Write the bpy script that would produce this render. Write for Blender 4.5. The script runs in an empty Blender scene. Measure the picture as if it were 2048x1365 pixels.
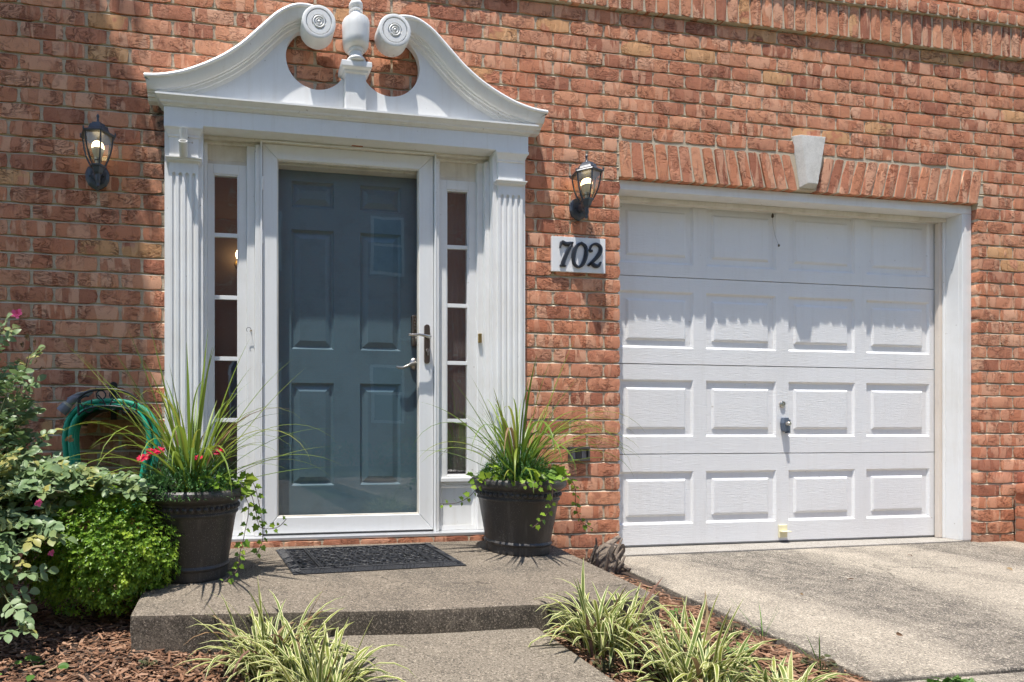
import bpy, bmesh, math, random
from mathutils import Vector, Matrix, Quaternion, noise

R = math.radians
rng = random.Random(7)
SC = bpy.context.scene
COL = SC.collection

# ------------------------------------------------------------------ camera, sky, sun, exposure
F_PX, P_X, P_Y, YAW, CAM_D, CAM_H = 1130.0, 625.0, 862.0, R(8.71), 2.958, 0.60
cam_d = bpy.data.cameras.new('camera')
cam = bpy.data.objects.new('camera', cam_d)
COL.objects.link(cam)
cam.location = (0, -CAM_D, CAM_H)
cam.rotation_euler = (R(90), 0, -YAW)
cam_d.sensor_width = 36
cam_d.lens = 36 * F_PX / 2048
cam_d.shift_x = (1024 - P_X) / 2048
cam_d.shift_y = (P_Y - 682.5) / 2048
cam_d.clip_start, cam_d.clip_end = 0.05, 500
SC.camera = cam

SUN_DIR = Vector((0.90, 1.0, -4.9)).normalized()
W = bpy.data.worlds.new('World'); SC.world = W; W.use_nodes = True
wt = W.node_tree
sky = wt.nodes.new('ShaderNodeTexSky'); sky.sky_type = 'NISHITA'; sky.sun_disc = False
sky.sun_elevation = math.asin(-SUN_DIR.z)
sky.sun_rotation = math.atan2(-SUN_DIR.x, -SUN_DIR.y)
sky.air_density, sky.dust_density, sky.ozone_density = 1.0, 0.4, 2.0
wt.nodes['Background'].inputs[1].default_value = 0.14
wt.links.new(sky.outputs[0], wt.nodes['Background'].inputs[0])
sun_d = bpy.data.lights.new('sun', 'SUN'); sun_d.energy = 4.4; sun_d.angle = R(0.53); sun_d.color = (1.0, 0.955, 0.89)
sun = bpy.data.objects.new('sun', sun_d); COL.objects.link(sun)
sun.rotation_euler = SUN_DIR.to_track_quat('-Z', 'Y').to_euler(); sun.location = (-4, -5, 18)
SC.view_settings.view_transform = 'Standard'; SC.view_settings.look = 'None'
SC.view_settings.exposure = 0.80; SC.view_settings.gamma = 1
SC.cycles.max_bounces = 6; SC.cycles.diffuse_bounces = 3; SC.cycles.glossy_bounces = 2; SC.cycles.transmission_bounces = 3; SC.cycles.transparent_max_bounces = 16
SC.cycles.use_adaptive_sampling = True; SC.cycles.adaptive_threshold = 0.03
SC.cycles.use_denoising = True

# ------------------------------------------------------------------ helpers
_s, _c = math.sin(YAW), math.cos(YAW)
def proj(X, Y, Z):
    d = X * _s + (Y + CAM_D) * _c; l = X * _c - (Y + CAM_D) * _s
    return P_X + F_PX * l / d, P_Y - F_PX * (Z - CAM_H) / d

def link(o, parent=None):
    COL.objects.link(o)
    if parent is not None: o.parent = parent
    return o

def tag(o, label=None, cat=None, group=None, kind=None):
    if label: o['label'] = label
    if cat: o['category'] = cat
    if group: o['group'] = group
    if kind: o['kind'] = kind
    return o

def thing(name, label, cat, loc=(0, 0, 0), group=None):
    o = bpy.data.objects.new(name, None); o.empty_display_size = 0.05
    o.location = loc
    COL.objects.link(o)
    return tag(o, label, cat, group)

class MB:
    """collects vertices and faces for one mesh"""
    def __init__(s): s.v, s.f, s.a = [], [], {}
    def add(s, vs, fs):
        n = len(s.v); s.v += [tuple(p) for p in vs]; s.f += [tuple(i + n for i in f) for f in fs]; return n
    def box(s, x0, x1, y0, y1, z0, z1):
        s.add([(x0,y0,z0),(x1,y0,z0),(x1,y1,z0),(x0,y1,z0),(x0,y0,z1),(x1,y0,z1),(x1,y1,z1),(x0,y1,z1)],
              [(0,3,2,1),(4,5,6,7),(0,1,5,4),(1,2,6,5),(2,3,7,6),(3,0,4,7)]); return s
    def prism(s, pts, y0, y1):
        """polygon (x,z) extruded from y0 (front) to y1"""
        n = len(pts)
        s.add([(x, y0, z) for x, z in pts] + [(x, y1, z) for x, z in pts],
              [tuple(range(n)), tuple(range(2*n-1, n-1, -1))] + [(i, i+n, (i+1)%n+n, (i+1)%n) for i in range(n)]); return s
    def vprism(s, pts, z0, z1):
        """polygon (x,y) extruded in z"""
        n = len(pts)
        s.add([(x, y, z0) for x, y in pts] + [(x, y, z1) for x, y in pts],
              [tuple(range(n)), tuple(range(2*n-1, n-1, -1))] + [(i, i+n, (i+1)%n+n, (i+1)%n) for i in range(n)]); return s
    def lathe(s, prof, c=(0,0,0), n=24, rot=0.0, axis='z', cap=True):
        vs, fs = [], []
        for r, h in prof:
            for k in range(n):
                a = rot + 2*math.pi*k/n
                p = (r*math.cos(a), r*math.sin(a), h)
                if axis == 'y': p = (r*math.cos(a), h, r*math.sin(a))
                if axis == 'x': p = (h, r*math.cos(a), r*math.sin(a))
                vs.append((p[0]+c[0], p[1]+c[1], p[2]+c[2]))
        for j in range(len(prof)-1):
            for k in range(n):
                fs.append((j*n+k, j*n+(k+1)%n, (j+1)*n+(k+1)%n, (j+1)*n+k))
        if cap:
            fs.append(tuple(range(n-1, -1, -1))); fs.append(tuple(range((len(prof)-1)*n, len(prof)*n)))
        s.add(vs, fs); return s
    def tube(s, path, r, n=8, closed=False):
        path = [Vector(p) for p in path]; m = len(path); vs, fs = [], []
        rad = r if isinstance(r, (list, tuple)) else [r]*m
        up = None
        for i, p in enumerate(path):
            a = path[(i-1) % m] if (closed or i > 0) else p
            b = path[(i+1) % m] if (closed or i < m-1) else p
            t = (b - a).normalized() if (b-a).length > 1e-9 else Vector((0,0,1))
            if up is None:
                up = Vector((0,1,0)) if abs(t.y) < 0.8 else Vector((1,0,0))
            sd = t.cross(up)
            if sd.length < 1e-6: sd = t.orthogonal()
            sd.normalize(); up = sd.cross(t).normalized()
            for k in range(n):
                an = 2*math.pi*k/n
                vs.append(tuple(p + sd*(rad[i]*math.cos(an)) + up*(rad[i]*math.sin(an))))
        for i in range(m if closed else m-1):
            j = (i+1) % m
            for k in range(n): fs.append((i*n+k, i*n+(k+1)%n, j*n+(k+1)%n, j*n+k))
        if not closed:
            fs.append(tuple(range(n-1,-1,-1))); fs.append(tuple(range((m-1)*n, m*n)))
        s.add(vs, fs); return s
    def mould(s, x0, x1, yf, prof, yb=0.0):
        """moulding with mitred returns round a block front; prof = [(out, z)...] bottom to top"""
        vs, fs = [], []
        for o, z in prof:
            vs += [(x0-o, yb, z), (x0-o, yf-o, z), (x1+o, yf-o, z), (x1+o, yb, z)]
        for j in range(len(prof)-1):
            for k in range(3): fs.append((j*4+k, j*4+k+1, (j+1)*4+k+1, (j+1)*4+k))
        m = (len(prof)-1)*4
        fs.append((3,2,1,0)); fs.append((m, m+1, m+2, m+3))
        fs.append(tuple(range(0, m+4, 4))); fs.append(tuple(range(m+3, 2, -4)))
        s.add(vs, fs); return s
    def emboss(s, x0, x1, z0, z1, y, rings):
        """rectangle of concentric rings [(inset, depth)...] (depth > 0 goes back)"""
        vs, fs = [], []
        for a, d in rings: vs += [(x0+a, y+d, z0+a), (x1-a, y+d, z0+a), (x1-a, y+d, z1-a), (x0+a, y+d, z1-a)]
        for j in range(len(rings)-1):
            for k in range(4): fs.append((j*4+k, j*4+(k+1)%4, (j+1)*4+(k+1)%4, (j+1)*4+k))
        m = (len(rings)-1)*4; fs.append((m, m+1, m+2, m+3))
        s.add(vs, fs); return s
    def plate(s, x0, x1, z0, z1, y, holes):
        """front face at y with rectangular holes left open"""
        xs = sorted({x0, x1, *[h[0] for h in holes], *[h[1] for h in holes]})
        zs = sorted({z0, z1, *[h[2] for h in holes], *[h[3] for h in holes]})
        for i in range(len(xs)-1):
            for j in range(len(zs)-1):
                cx, cz = (xs[i]+xs[i+1])/2, (zs[j]+zs[j+1])/2
                if any(h[0] < cx < h[1] and h[2] < cz < h[3] for h in holes): continue
                s.add([(xs[i],y,zs[j]),(xs[i+1],y,zs[j]),(xs[i+1],y,zs[j+1]),(xs[i],y,zs[j+1])], [(0,1,2,3)])
        return s
    def mesh(s, name, mat, smooth=None):
        me = bpy.data.meshes.new(name); me.from_pydata(s.v, [], s.f)
        if mat is not None: me.materials.append(mat)
        for k, (dom, vals) in s.a.items():
            at = me.attributes.new(k, 'FLOAT', dom); at.data.foreach_set('value', vals)
        me.update()
        if smooth is not None:
            me.polygons.foreach_set('use_smooth', [True]*len(me.polygons))
            if smooth < 180: me.set_sharp_from_angle(angle=R(smooth))
        return me
    def build(s, name, mat, parent=None, smooth=None, bevel=0, recalc=True):
        me = s.mesh(name, mat, smooth)
        if recalc:
            bm = bmesh.new(); bm.from_mesh(me); bmesh.ops.recalc_face_normals(bm, faces=bm.faces); bm.to_mesh(me); bm.free()
            if smooth is not None and smooth < 180: me.set_sharp_from_angle(angle=R(smooth))
        o = bpy.data.objects.new(name, me); link(o, parent)
        if bevel:
            b = o.modifiers.new('edge', 'BEVEL'); b.width = bevel; b.segments = 2; b.limit_method = 'ANGLE'; b.angle_limit = R(40)
            b.harden_normals = False
        return o

def rel(o, root):
    """children are modelled in world space; root carries the base point"""
    o.matrix_parent_inverse = Matrix.Translation(root.location).inverted(); return o

def part(mb, name, mat, root, **k):
    o = mb.build(name, mat, root, **k)
    base = root
    loc = Vector((0,0,0))
    while base is not None:
        if base.type == 'EMPTY': loc = base.location.copy(); break
        base = base.parent
    if root.type == 'EMPTY': o.matrix_parent_inverse = Matrix.Translation(loc).inverted()
    return o

# ------------------------------------------------------------------ materials
class NT:
    def __init__(s, name):
        s.m = bpy.data.materials.new(name); s.m.use_nodes = True; s.t = s.m.node_tree
        s.b = s.t.nodes['Principled BSDF']; s.out = s.t.nodes['Material Output']
    def n(s, typ, **k):
        nd = s.t.nodes.new(typ)
        for a, v in k.items(): setattr(nd, a, v)
        return nd
    def l(s, a, b): s.t.links.new(a, b)
    def pos(s): 
        return s.n('ShaderNodeNewGeometry').outputs['Position']
    def noise(s, scale, vec=None, detail=4, rough=0.55, dist=0.0):
        nd = s.n('ShaderNodeTexNoise'); nd.inputs['Scale'].default_value = scale; nd.inputs['Detail'].default_value = detail
        nd.inputs['Roughness'].default_value = rough; nd.inputs['Distortion'].default_value = dist
        if vec is not None: s.l(vec, nd.inputs['Vector'])
        return nd.outputs['Fac']
    def ramp(s, fac, stops, interp='LINEAR'):
        nd = s.n('ShaderNodeValToRGB'); cr = nd.color_ramp; cr.interpolation = interp
        while len(cr.elements) < len(stops): cr.elements.new(0.5)
        for e, (p, c) in zip(cr.elements, stops):
            e.position = p; e.color = (*c, 1) if isinstance(c, (tuple, list)) else (c, c, c, 1)
        s.l(fac, nd.inputs[0]); return nd.outputs[0]
    def mix(s, a, b, fac, mode='MIX'):
        nd = s.n('ShaderNodeMix', data_type='RGBA', blend_type=mode)
        for val, sock in ((fac, nd.inputs[0]), (a, nd.inputs[6]), (b, nd.inputs[7])):
            if hasattr(val, 'links'): s.l(val, sock)
            elif isinstance(val, (tuple, list)): sock.default_value = (*val, 1)
            else: sock.default_value = val if sock is nd.inputs[0] else (val, val, val, 1)
        return nd.outputs[2]
    def math(s, op, a, b=0.0, c=None):
        nd = s.n('ShaderNodeMath', operation=op)
        for i, v in enumerate((a, b) if c is None else (a, b, c)):
            if hasattr(v, 'links'): s.l(v, nd.inputs[i])
            else: nd.inputs[i].default_value = v
        return nd.outputs[0]
    def mapping(s, vec, scale=(1,1,1), loc=(0,0,0)):
        nd = s.n('ShaderNodeMapping'); nd.inputs['Scale'].default_value = scale; nd.inputs['Location'].default_value = loc
        s.l(vec, nd.inputs['Vector']); return nd.outputs[0]
    def bump(s, h, strength=0.5, dist=0.01, prev=None):
        nd = s.n('ShaderNodeBump'); nd.inputs['Strength'].default_value = strength; nd.inputs['Distance'].default_value = dist
        s.l(h, nd.inputs['Height'])
        if prev is not None: s.l(prev, nd.inputs['Normal'])
        return nd.outputs[0]
    def rnd(s):
        a = s.n('ShaderNodeAttribute', attribute_name='rnd').outputs['Fac']
        o = s.n('ShaderNodeObjectInfo').outputs['Random']
        return s.math('FRACT', s.math('ADD', a, o))
    def hash(s, v, k):
        return s.math('FRACT', s.math('MULTIPLY', s.math('SINE', s.math('MULTIPLY', v, 97.13 + 31.7*k)), 4375.85 + 91*k))
    def set(s, col=None, rough=None, normal=None, metal=None, spec=None):
        for key, v in (('Base Color', col), ('Roughness', rough), ('Normal', normal), ('Metallic', metal), ('Specular IOR Level', spec)):
            if v is None: continue
            if hasattr(v, 'links'): s.l(v, s.b.inputs[key])
            elif isinstance(v, (tuple, list)): s.b.inputs[key].default_value = (*v, 1)
            else: s.b.inputs[key].default_value = v
        return s.m

def paint(name, col, dirt=(0.45,0.38,0.28), amount=0.25, rough=0.45, grain=False, scale=3.0, spots=True):
    t = NT(name); p = t.pos()
    big = t.ramp(t.noise(scale, p, 5, 0.65), [(0.45, 0.0), (0.75, 1.0)])
    fine = t.noise(60, p, 3)
    c = t.mix(col, dirt, t.math('MULTIPLY', big, amount))
    c = t.mix(c, tuple(x*0.90 for x in col), t.math('MULTIPLY', fine, 0.35))
    stk = t.ramp(t.noise(7, t.mapping(p, (4,4,0.22)), 4, 0.65), [(0.52,0.0),(0.74,1.0)])
    c = t.mix(c, dirt, t.math('MULTIPLY', stk, 0.07+amount*0.35))
    if spots:
        sp = t.ramp(t.noise(38, t.mapping(p, (1,1,1), (3,1,7)), 2, 0.5), [(0.74, 0.0), (0.78, 1.0)])
        c = t.mix(c, (0.25,0.2,0.15), t.math('MULTIPLY', sp, 0.45))
    h = t.noise(140, p, 2)
    nrm = t.bump(h, 0.12, 0.002)
    if grain:
        g = t.noise(26, t.mapping(p, (0.55, 1, 9.0)), 4, 0.6, 0.3)
        nrm = t.bump(g, 0.5, 0.004, nrm)
    return t.set(c, rough, nrm)

M = {}
M['trim'] = paint('white_trim_paint', (0.80,0.80,0.79), amount=0.22)
M['vinyl'] = paint('white_storm_door_enamel', (0.80,0.805,0.80), amount=0.05, rough=0.32, spots=False)
M['aged'] = paint('aged_cream_paint', (0.74,0.70,0.62), dirt=(0.36,0.28,0.18), amount=0.55, rough=0.6, scale=5)
M['stop'] = paint('pinkish_stop_moulding', (0.70,0.62,0.54), dirt=(0.5,0.42,0.34), amount=0.4, rough=0.6)
M['garage'] = paint('white_garage_steel', (0.79,0.79,0.79), dirt=(0.55,0.52,0.47), amount=0.22, rough=0.42, grain=True, scale=1.4)
M['plaque'] = paint('plaque_white', (0.80,0.80,0.80), amount=0.05, rough=0.35, spots=False)
M['cream'] = paint('cream_plastic', (0.78,0.72,0.48), amount=0.2)
M['door'] = None

def m_door():
    t = NT('slate_blue_door_paint'); p = t.pos()
    sm = t.ramp(t.noise(7, p, 5, 0.7), [(0.5,0.0),(0.8,1.0)])
    c = t.mix((0.105,0.172,0.200), (0.06,0.10,0.12), t.math('MULTIPLY', sm, 0.6))
    g = t.noise(40, t.mapping(p, (1,1,0.12)), 3)
    return t.set(c, 0.42, t.bump(g, 0.12, 0.003))
M['door'] = m_door()

def m_brick():
    t = NT('textured_red_brick'); p = t.pos(); r = t.rnd()
    off = t.n('ShaderNodeCombineXYZ'); 
    t.l(t.math('MULTIPLY', t.hash(r, 0), 40.0), off.inputs[0]); t.l(t.math('MULTIPLY', t.hash(r, 1), 40.0), off.inputs[1]); t.l(t.math('MULTIPLY', t.hash(r, 2), 40.0), off.inputs[2])
    va = t.n('ShaderNodeVectorMath', operation='ADD'); t.l(p, va.inputs[0]); t.l(off.outputs[0], va.inputs[1]); v = va.outputs[0]
    base = t.ramp(t.hash(r, 3), [(0.0,(0.53,0.200,0.110)), (0.22,(0.63,0.265,0.145)), (0.45,(0.38,0.142,0.085)), (0.7,(0.68,0.315,0.180)), (1.0,(0.55,0.220,0.128))])
    # paler flat patches and darker pulled patches inside each brick
    pat = t.ramp(t.noise(9, t.mapping(v, (2.1,1,0.42)), 2, 0.5, 0.25), [(0.50,0.0),(0.535,1.0)])
    c = t.mix(base, (0.76,0.43,0.28), t.math('MULTIPLY', pat, t.math('MULTIPLY', t.hash(r,4), 0.8)))
    dk = t.ramp(t.noise(17, v, 4, 0.65, 0.8), [(0.52,0.0),(0.66,1.0)])
    c = t.mix(c, (0.32,0.110,0.066), t.math('MULTIPLY', dk, 0.5))
    tan = t.math('MULTIPLY', t.math('GREATER_THAN', t.hash(r,5), 0.972), t.ramp(t.noise(8, v, 2), [(0.42,0.0),(0.46,1.0)]))
    c = t.mix(c, (0.68,0.40,0.18), t.math('MULTIPLY', tan, 0.6))
    sand = t.noise(240, p, 2, 0.7)
    c = t.mix(c, (0.72,0.46,0.33), t.math('MULTIPLY', t.ramp(sand, [(0.55,0.0),(0.8,1.0)]), 0.35))
    c = t.mix(c, (0.20,0.07,0.045), t.math('MULTIPLY', t.ramp(t.noise(150, v, 2, 0.7), [(0.58,0.0),(0.8,1.0)]), 0.5))
    c = stain(t, p, c)
    # creases and folds of the hand-made face: only where the mask lets them
    wv = t.noise(14, t.mapping(v, (0.8,1,1.6)), 3, 0.6, 2.2)
    ridge = t.ramp(t.math('ABSOLUTE', t.math('SUBTRACT', wv, 0.5)), [(0.0,0.0),(0.045,1.0)])
    msk = t.ramp(t.noise(9, t.mapping(v,(1,1,1),(5,5,5)), 2), [(0.46,0.0),(0.6,1.0)])
    ridge = t.mix((1,1,1), ridge, msk)
    c = t.mix((0.20,0.062,0.034), c, t.ramp(ridge, [(0.0,0.35),(1.0,1.0)]))  # darkens the folds in the colour too, as their shade would
    coarse = t.mix(t.noise(70, v, 5, 0.7), 0.55, t.math('MULTIPLY', pat, 0.85))
    grit = t.noise(190, p, 3, 0.7)
    h = t.math('ADD', t.math('ADD', t.math('MULTIPLY', ridge, 0.0058), t.math('MULTIPLY', pat, 0.0020)), t.math('ADD', t.math('MULTIPLY', coarse, 0.0042), t.math('MULTIPLY', grit, 0.0015)))
    n3 = t.bump(h, 1.0, 1.0)
    return t.set(c, 0.9, n3, spec=0.2)

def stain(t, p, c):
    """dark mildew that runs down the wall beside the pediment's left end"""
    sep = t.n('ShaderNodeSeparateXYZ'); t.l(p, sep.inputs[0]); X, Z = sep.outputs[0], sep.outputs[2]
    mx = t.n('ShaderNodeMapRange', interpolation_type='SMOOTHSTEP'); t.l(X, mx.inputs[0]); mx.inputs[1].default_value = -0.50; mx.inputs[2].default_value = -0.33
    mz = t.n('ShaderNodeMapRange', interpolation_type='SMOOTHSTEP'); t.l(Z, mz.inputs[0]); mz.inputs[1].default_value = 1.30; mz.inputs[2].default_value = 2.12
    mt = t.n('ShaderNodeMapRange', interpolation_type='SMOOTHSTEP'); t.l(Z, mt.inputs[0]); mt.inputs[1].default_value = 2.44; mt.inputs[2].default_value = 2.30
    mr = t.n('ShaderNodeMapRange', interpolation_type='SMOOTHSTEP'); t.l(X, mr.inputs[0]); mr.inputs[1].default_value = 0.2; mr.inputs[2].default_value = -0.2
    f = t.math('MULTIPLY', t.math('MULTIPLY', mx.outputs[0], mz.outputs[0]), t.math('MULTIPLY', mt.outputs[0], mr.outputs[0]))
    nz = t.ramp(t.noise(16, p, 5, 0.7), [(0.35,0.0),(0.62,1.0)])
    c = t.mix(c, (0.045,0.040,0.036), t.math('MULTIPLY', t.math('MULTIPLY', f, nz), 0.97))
    # grime near the ground
    mg = t.n('ShaderNodeMapRange', interpolation_type='SMOOTHSTEP'); t.l(Z, mg.inputs[0]); mg.inputs[1].default_value = 0.12; mg.inputs[2].default_value = -0.16
    return t.mix(c, (0.10,0.065,0.05), t.math('MULTIPLY', t.math('MULTIPLY', mg.outputs[0], t.noise(9, p, 4)), 0.7))

def m_mortar():
    t = NT('sandy_mortar'); p = t.pos()
    c = t.mix((0.62,0.525,0.39), (0.46,0.375,0.27), t.noise(22, p, 4))
    c = t.mix(c, (0.76,0.67,0.53), t.math('MULTIPLY', t.ramp(t.noise(200, p, 2), [(0.5,0.0),(0.75,1.0)]), 0.6))
    c = stain(t, p, c)
    return t.set(c, 0.95, t.bump(t.noise(120, p, 4, 0.7), 0.8, 0.004), spec=0.2)

def m_concrete(name, base, dark, stainfn=None, speck=1.0):
    t = NT(name); p = t.pos()
    big = t.ramp(t.noise(2.6, p, 6, 0.65, 0.3), [(0.36,0.0),(0.66,1.0)])
    c = t.mix(base, dark, t.math('MULTIPLY', big, 0.75))
    mid = t.ramp(t.noise(16, p, 5, 0.7), [(0.45,0.0),(0.7,1.0)])
    c = t.mix(c, tuple(x*0.72 for x in dark), t.math('MULTIPLY', mid, 0.45))
    if stainfn: c = stainfn(t, p, c)
    sp = t.ramp(t.noise(150, t.mapping(p, (1,1,1), (2,5,3)), 4, 0.85), [(0.53,0.0),(0.62,1.0)])
    c = t.mix(c, tuple(min(1, x*2.0) for x in base), t.math('MULTIPLY', sp, 0.8*speck))
    dkv = t.ramp(t.noise(130, p, 4, 0.85), [(0.50,0.0),(0.60,1.0)])
    c = t.mix(c, tuple(x*0.30 for x in dark), t.math('MULTIPLY', dkv, 0.85*speck))
    lf = t.ramp(t.noise(120, t.mapping(p, (1,1,1), (9,3,1)), 2, 0.7), [(0.66,0.0),(0.70,1.0)])
    c = t.mix(c, tuple(min(1, x*2.3) for x in base), t.math('MULTIPLY', lf, 0.28*speck))
    if stainfn:
        wv = t.n('ShaderNodeVectorMath', operation='ADD'); nzc = t.n('ShaderNodeTexNoise'); nzc.inputs['Scale'].default_value = 7; nzc.inputs['Detail'].default_value = 5; t.l(p, nzc.inputs['Vector'])
        sc_ = t.n('ShaderNodeVectorMath', operation='SCALE'); sc_.inputs['Scale'].default_value = 0.22; t.l(nzc.outputs['Color'], sc_.inputs[0]); t.l(p, wv.inputs[0]); t.l(sc_.outputs[0], wv.inputs[1])
        vo = t.n('ShaderNodeTexVoronoi', feature='DISTANCE_TO_EDGE'); vo.inputs['Scale'].default_value = 0.85; t.l(wv.outputs[0], vo.inputs['Vector'])
        ck = t.math('MULTIPLY', t.ramp(vo.outputs['Distance'], [(0.0,1.0),(0.0045,0.0)]), t.ramp(t.noise(1.7, p, 2), [(0.48,0.0),(0.54,1.0)]))
        c = t.mix(c, tuple(x*0.25 for x in dark), t.math('MULTIPLY', ck, 0.8))
    pits = t.noise(260, p, 3, 0.75)
    h = t.math('ADD', t.math('MULTIPLY', t.noise(18, p, 3), 0.003), t.math('MULTIPLY', pits, 0.0028))
    return t.set(c, 0.92, t.bump(h, 1.0, 1.0), spec=0.2)

def drive_stain(t, p, c):
    """old tyre and leaf stains: long soft-edged, broken bands across the slab"""
    sep = t.n('ShaderNodeSeparateXYZ'); t.l(p, sep.inputs[0]); X, Y = sep.outputs[0], sep.outputs[1]
    wob = t.math('MULTIPLY', t.math('SUBTRACT', t.noise(2.3, p, 5, 0.65), 0.5), 0.9)
    tot = None
    for (x0, k, w, amt) in ((2.98, 0.10, 0.42, 1.0), (4.55, 0.0, 0.40, 0.9), (2.07, 0.0, 0.07, 0.7), (3.75, -0.1, 0.10, 0.45)):
        d = t.math('ABSOLUTE', t.math('ADD', t.math('SUBTRACT', t.math('SUBTRACT', X, x0), t.math('MULTIPLY', Y, k)), wob))
        m = t.n('ShaderNodeMapRange', interpolation_type='SMOOTHSTEP'); t.l(d, m.inputs[0]); m.inputs[1].default_value = w*1.3; m.inputs[2].default_value = w*0.5
        m.inputs[4].default_value = amt
        tot = m.outputs[0] if tot is None else t.math('MAXIMUM', tot, m.outputs[0])
    brk = t.ramp(t.noise(14, p, 6, 0.75), [(0.32,0.25),(0.58,1.0)])
    return t.mix(c, (0.082,0.073,0.064), t.math('MULTIPLY', t.math('MULTIPLY', tot, brk), 0.97))

def stoop_stain(t, p, c):
    sep = t.n('ShaderNodeSeparateXYZ'); t.l(p, sep.inputs[0])
    mz = t.n('ShaderNodeMapRange', interpolation_type='SMOOTHSTEP'); t.l(sep.outputs[2], mz.inputs[0]); mz.inputs[1].default_value = -0.008; mz.inputs[2].default_value = -0.03
    nz = t.ramp(t.noise(6, t.mapping(p, (1,1,0.5)), 6, 0.75), [(0.36,0.05),(0.56,1.0)])
    c = t.mix(c, (0.045,0.039,0.032), t.math('MULTIPLY', t.math('MULTIPLY', mz.outputs[0], nz), 0.85))
    top = t.ramp(t.noise(3.2, t.mapping(p, (1,1,1), (4,2,0)), 5, 0.65), [(0.48,0.0),(0.66,1.0)])
    return t.mix(c, (0.085,0.075,0.062), t.math('MULTIPLY', top, 0.6))

def simple(name, col, rough=0.5, metal=0.0, vary=0.0, bump=0.0, bscale=80, spec=None):
    t = NT(name); p = t.pos(); c = col
    if vary: c = t.mix(col, tuple(x*(1-vary) for x in col), t.noise(bscale*0.3, p, 4, 0.6))
    n = t.bump(t.noise(bscale, p, 3), bump, 0.004) if bump else None
    return t.set(c, rough, n, metal, spec)

def m_leaf(name, stops, trans=0.35, rough=0.45, across=None, bright=None):
    """stops: colours picked by per-leaf random; across: (edge colour, width) for variegated blades"""
    t = NT(name); r = t.rnd()
    n = len(stops)
    c = t.ramp(t.hash(r, 6), [(i/(n-1), s) for i, s in enumerate(stops)])
    if across:
        a = t.n('ShaderNodeAttribute', attribute_name='across').outputs['Fac']
        k = t.math('ABSOLUTE', a)
        c = t.mix(c, across[0], t.ramp(k, [(across[1]-0.05, 0.0), (across[1]+0.05, 1.0)]))
        st = t.ramp(t.math('ABSOLUTE', t.math('SUBTRACT', k, 0.22)), [(0.05, 1.0), (0.09, 0.0)])
        c = t.mix(c, across[0], t.math('MULTIPLY', st, 0.2))
    if bright:
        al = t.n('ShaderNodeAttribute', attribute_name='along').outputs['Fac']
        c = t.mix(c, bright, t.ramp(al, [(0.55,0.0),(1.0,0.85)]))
    t.set(c, rough, spec=0.35)
    tr = t.n('ShaderNodeBsdfTranslucent'); t.l(c, tr.inputs[0])
    mx = t.n('ShaderNodeMixShader'); mx.inputs[0].default_value = trans
    t.l(t.b.outputs[0], mx.inputs[1]); t.l(tr.outputs[0], mx.inputs[2]); t.l(mx.outputs[0], t.out.inputs[0])
    return t.m

def m_glass(name, tint=(1,1,1), refl=1.0, haze=0.0, ripple=0.0, f0=0.085):
    t = NT(name)
    tp = t.n('ShaderNodeBsdfTransparent'); tp.inputs[0].default_value = (*tint, 1)
    gl = t.n('ShaderNodeBsdfGlossy'); gl.inputs['Roughness'].default_value = 0.0
    gl.inputs[0].default_value = (refl, refl, refl, 1)
    ge = t.n('ShaderNodeNewGeometry'); dp = t.n('ShaderNodeVectorMath', operation='DOT_PRODUCT')
    t.l(ge.outputs['Normal'], dp.inputs[0]); t.l(ge.outputs['Incoming'], dp.inputs[1])
    fz = t.math('ADD', f0, t.math('MULTIPLY', 1-f0, t.math('POWER', t.math('SUBTRACT', 1.0, t.math('ABSOLUTE', dp.outputs['Value'])), 5.0)))
    if ripple:
        b = t.bump(t.noise(2.2, t.pos(), 2), ripple, 0.02); t.l(b, gl.inputs['Normal'])
    mx = t.n('ShaderNodeMixShader'); t.l(fz, mx.inputs[0]); t.l(tp.outputs[0], mx.inputs[1]); t.l(gl.outputs[0], mx.inputs[2])
    last = mx.outputs[0]
    if haze:
        df = t.n('ShaderNodeBsdfDiffuse'); df.inputs[0].default_value = (0.75,0.8,0.85,1)
        m2 = t.n('ShaderNodeMixShader'); m2.inputs[0].default_value = haze
        t.l(last, m2.inputs[1]); t.l(df.outputs[0], m2.inputs[2]); last = m2.outputs[0]
    t.l(last, t.out.inputs[0]); return t.m

def m_emit(name, col, strength):
    t = NT(name); e = t.n('ShaderNodeEmission'); e.inputs[0].default_value = (*col, 1); e.inputs[1].default_value = strength
    t.l(e.outputs[0], t.out.inputs[0]); return t.m

M['brick'] = m_brick(); M['mortar'] = m_mortar()
M['concrete'] = m_concrete('driveway_concrete', (0.37,0.325,0.262), (0.25,0.22,0.178), drive_stain)
M['walk'] = m_concrete('walkway_concrete', (0.24,0.205,0.16), (0.155,0.132,0.104))
M['stoop'] = m_concrete('stoop_concrete', (0.225,0.188,0.145), (0.135,0.112,0.088), stoop_stain)
M['apron'] = m_concrete('apron_concrete', (0.36,0.335,0.30), (0.28,0.255,0.22), None, 0.6)
M['stone'] = m_concrete('cast_stone', (0.74,0.72,0.68), (0.64,0.61,0.56), None, 0.2)
M['lantern'] = simple('slate_black_lantern_enamel', (0.065,0.075,0.095), 0.34, 0.0, 0.3, 0.08)
M['iron'] = simple('black_iron', (0.02,0.021,0.023), 0.4, 0.0, 0.2, 0.1)
M['black'] = simple('black_number_paint', (0.025,0.028,0.035), 0.35)
M['nickel'] = simple('satin_nickel', (0.50,0.46,0.41), 0.28, 1.0)
M['bronze'] = simple('brushed_bronze_plate', (0.30,0.25,0.20), 0.36, 1.0, 0.3)
M['brass'] = simple('brass', (0.50,0.36,0.14), 0.4, 1.0, 0.3)
M['steelgrey'] = simple('blue_grey_lock_box', (0.12,0.15,0.20), 0.35, 0.3)
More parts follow.
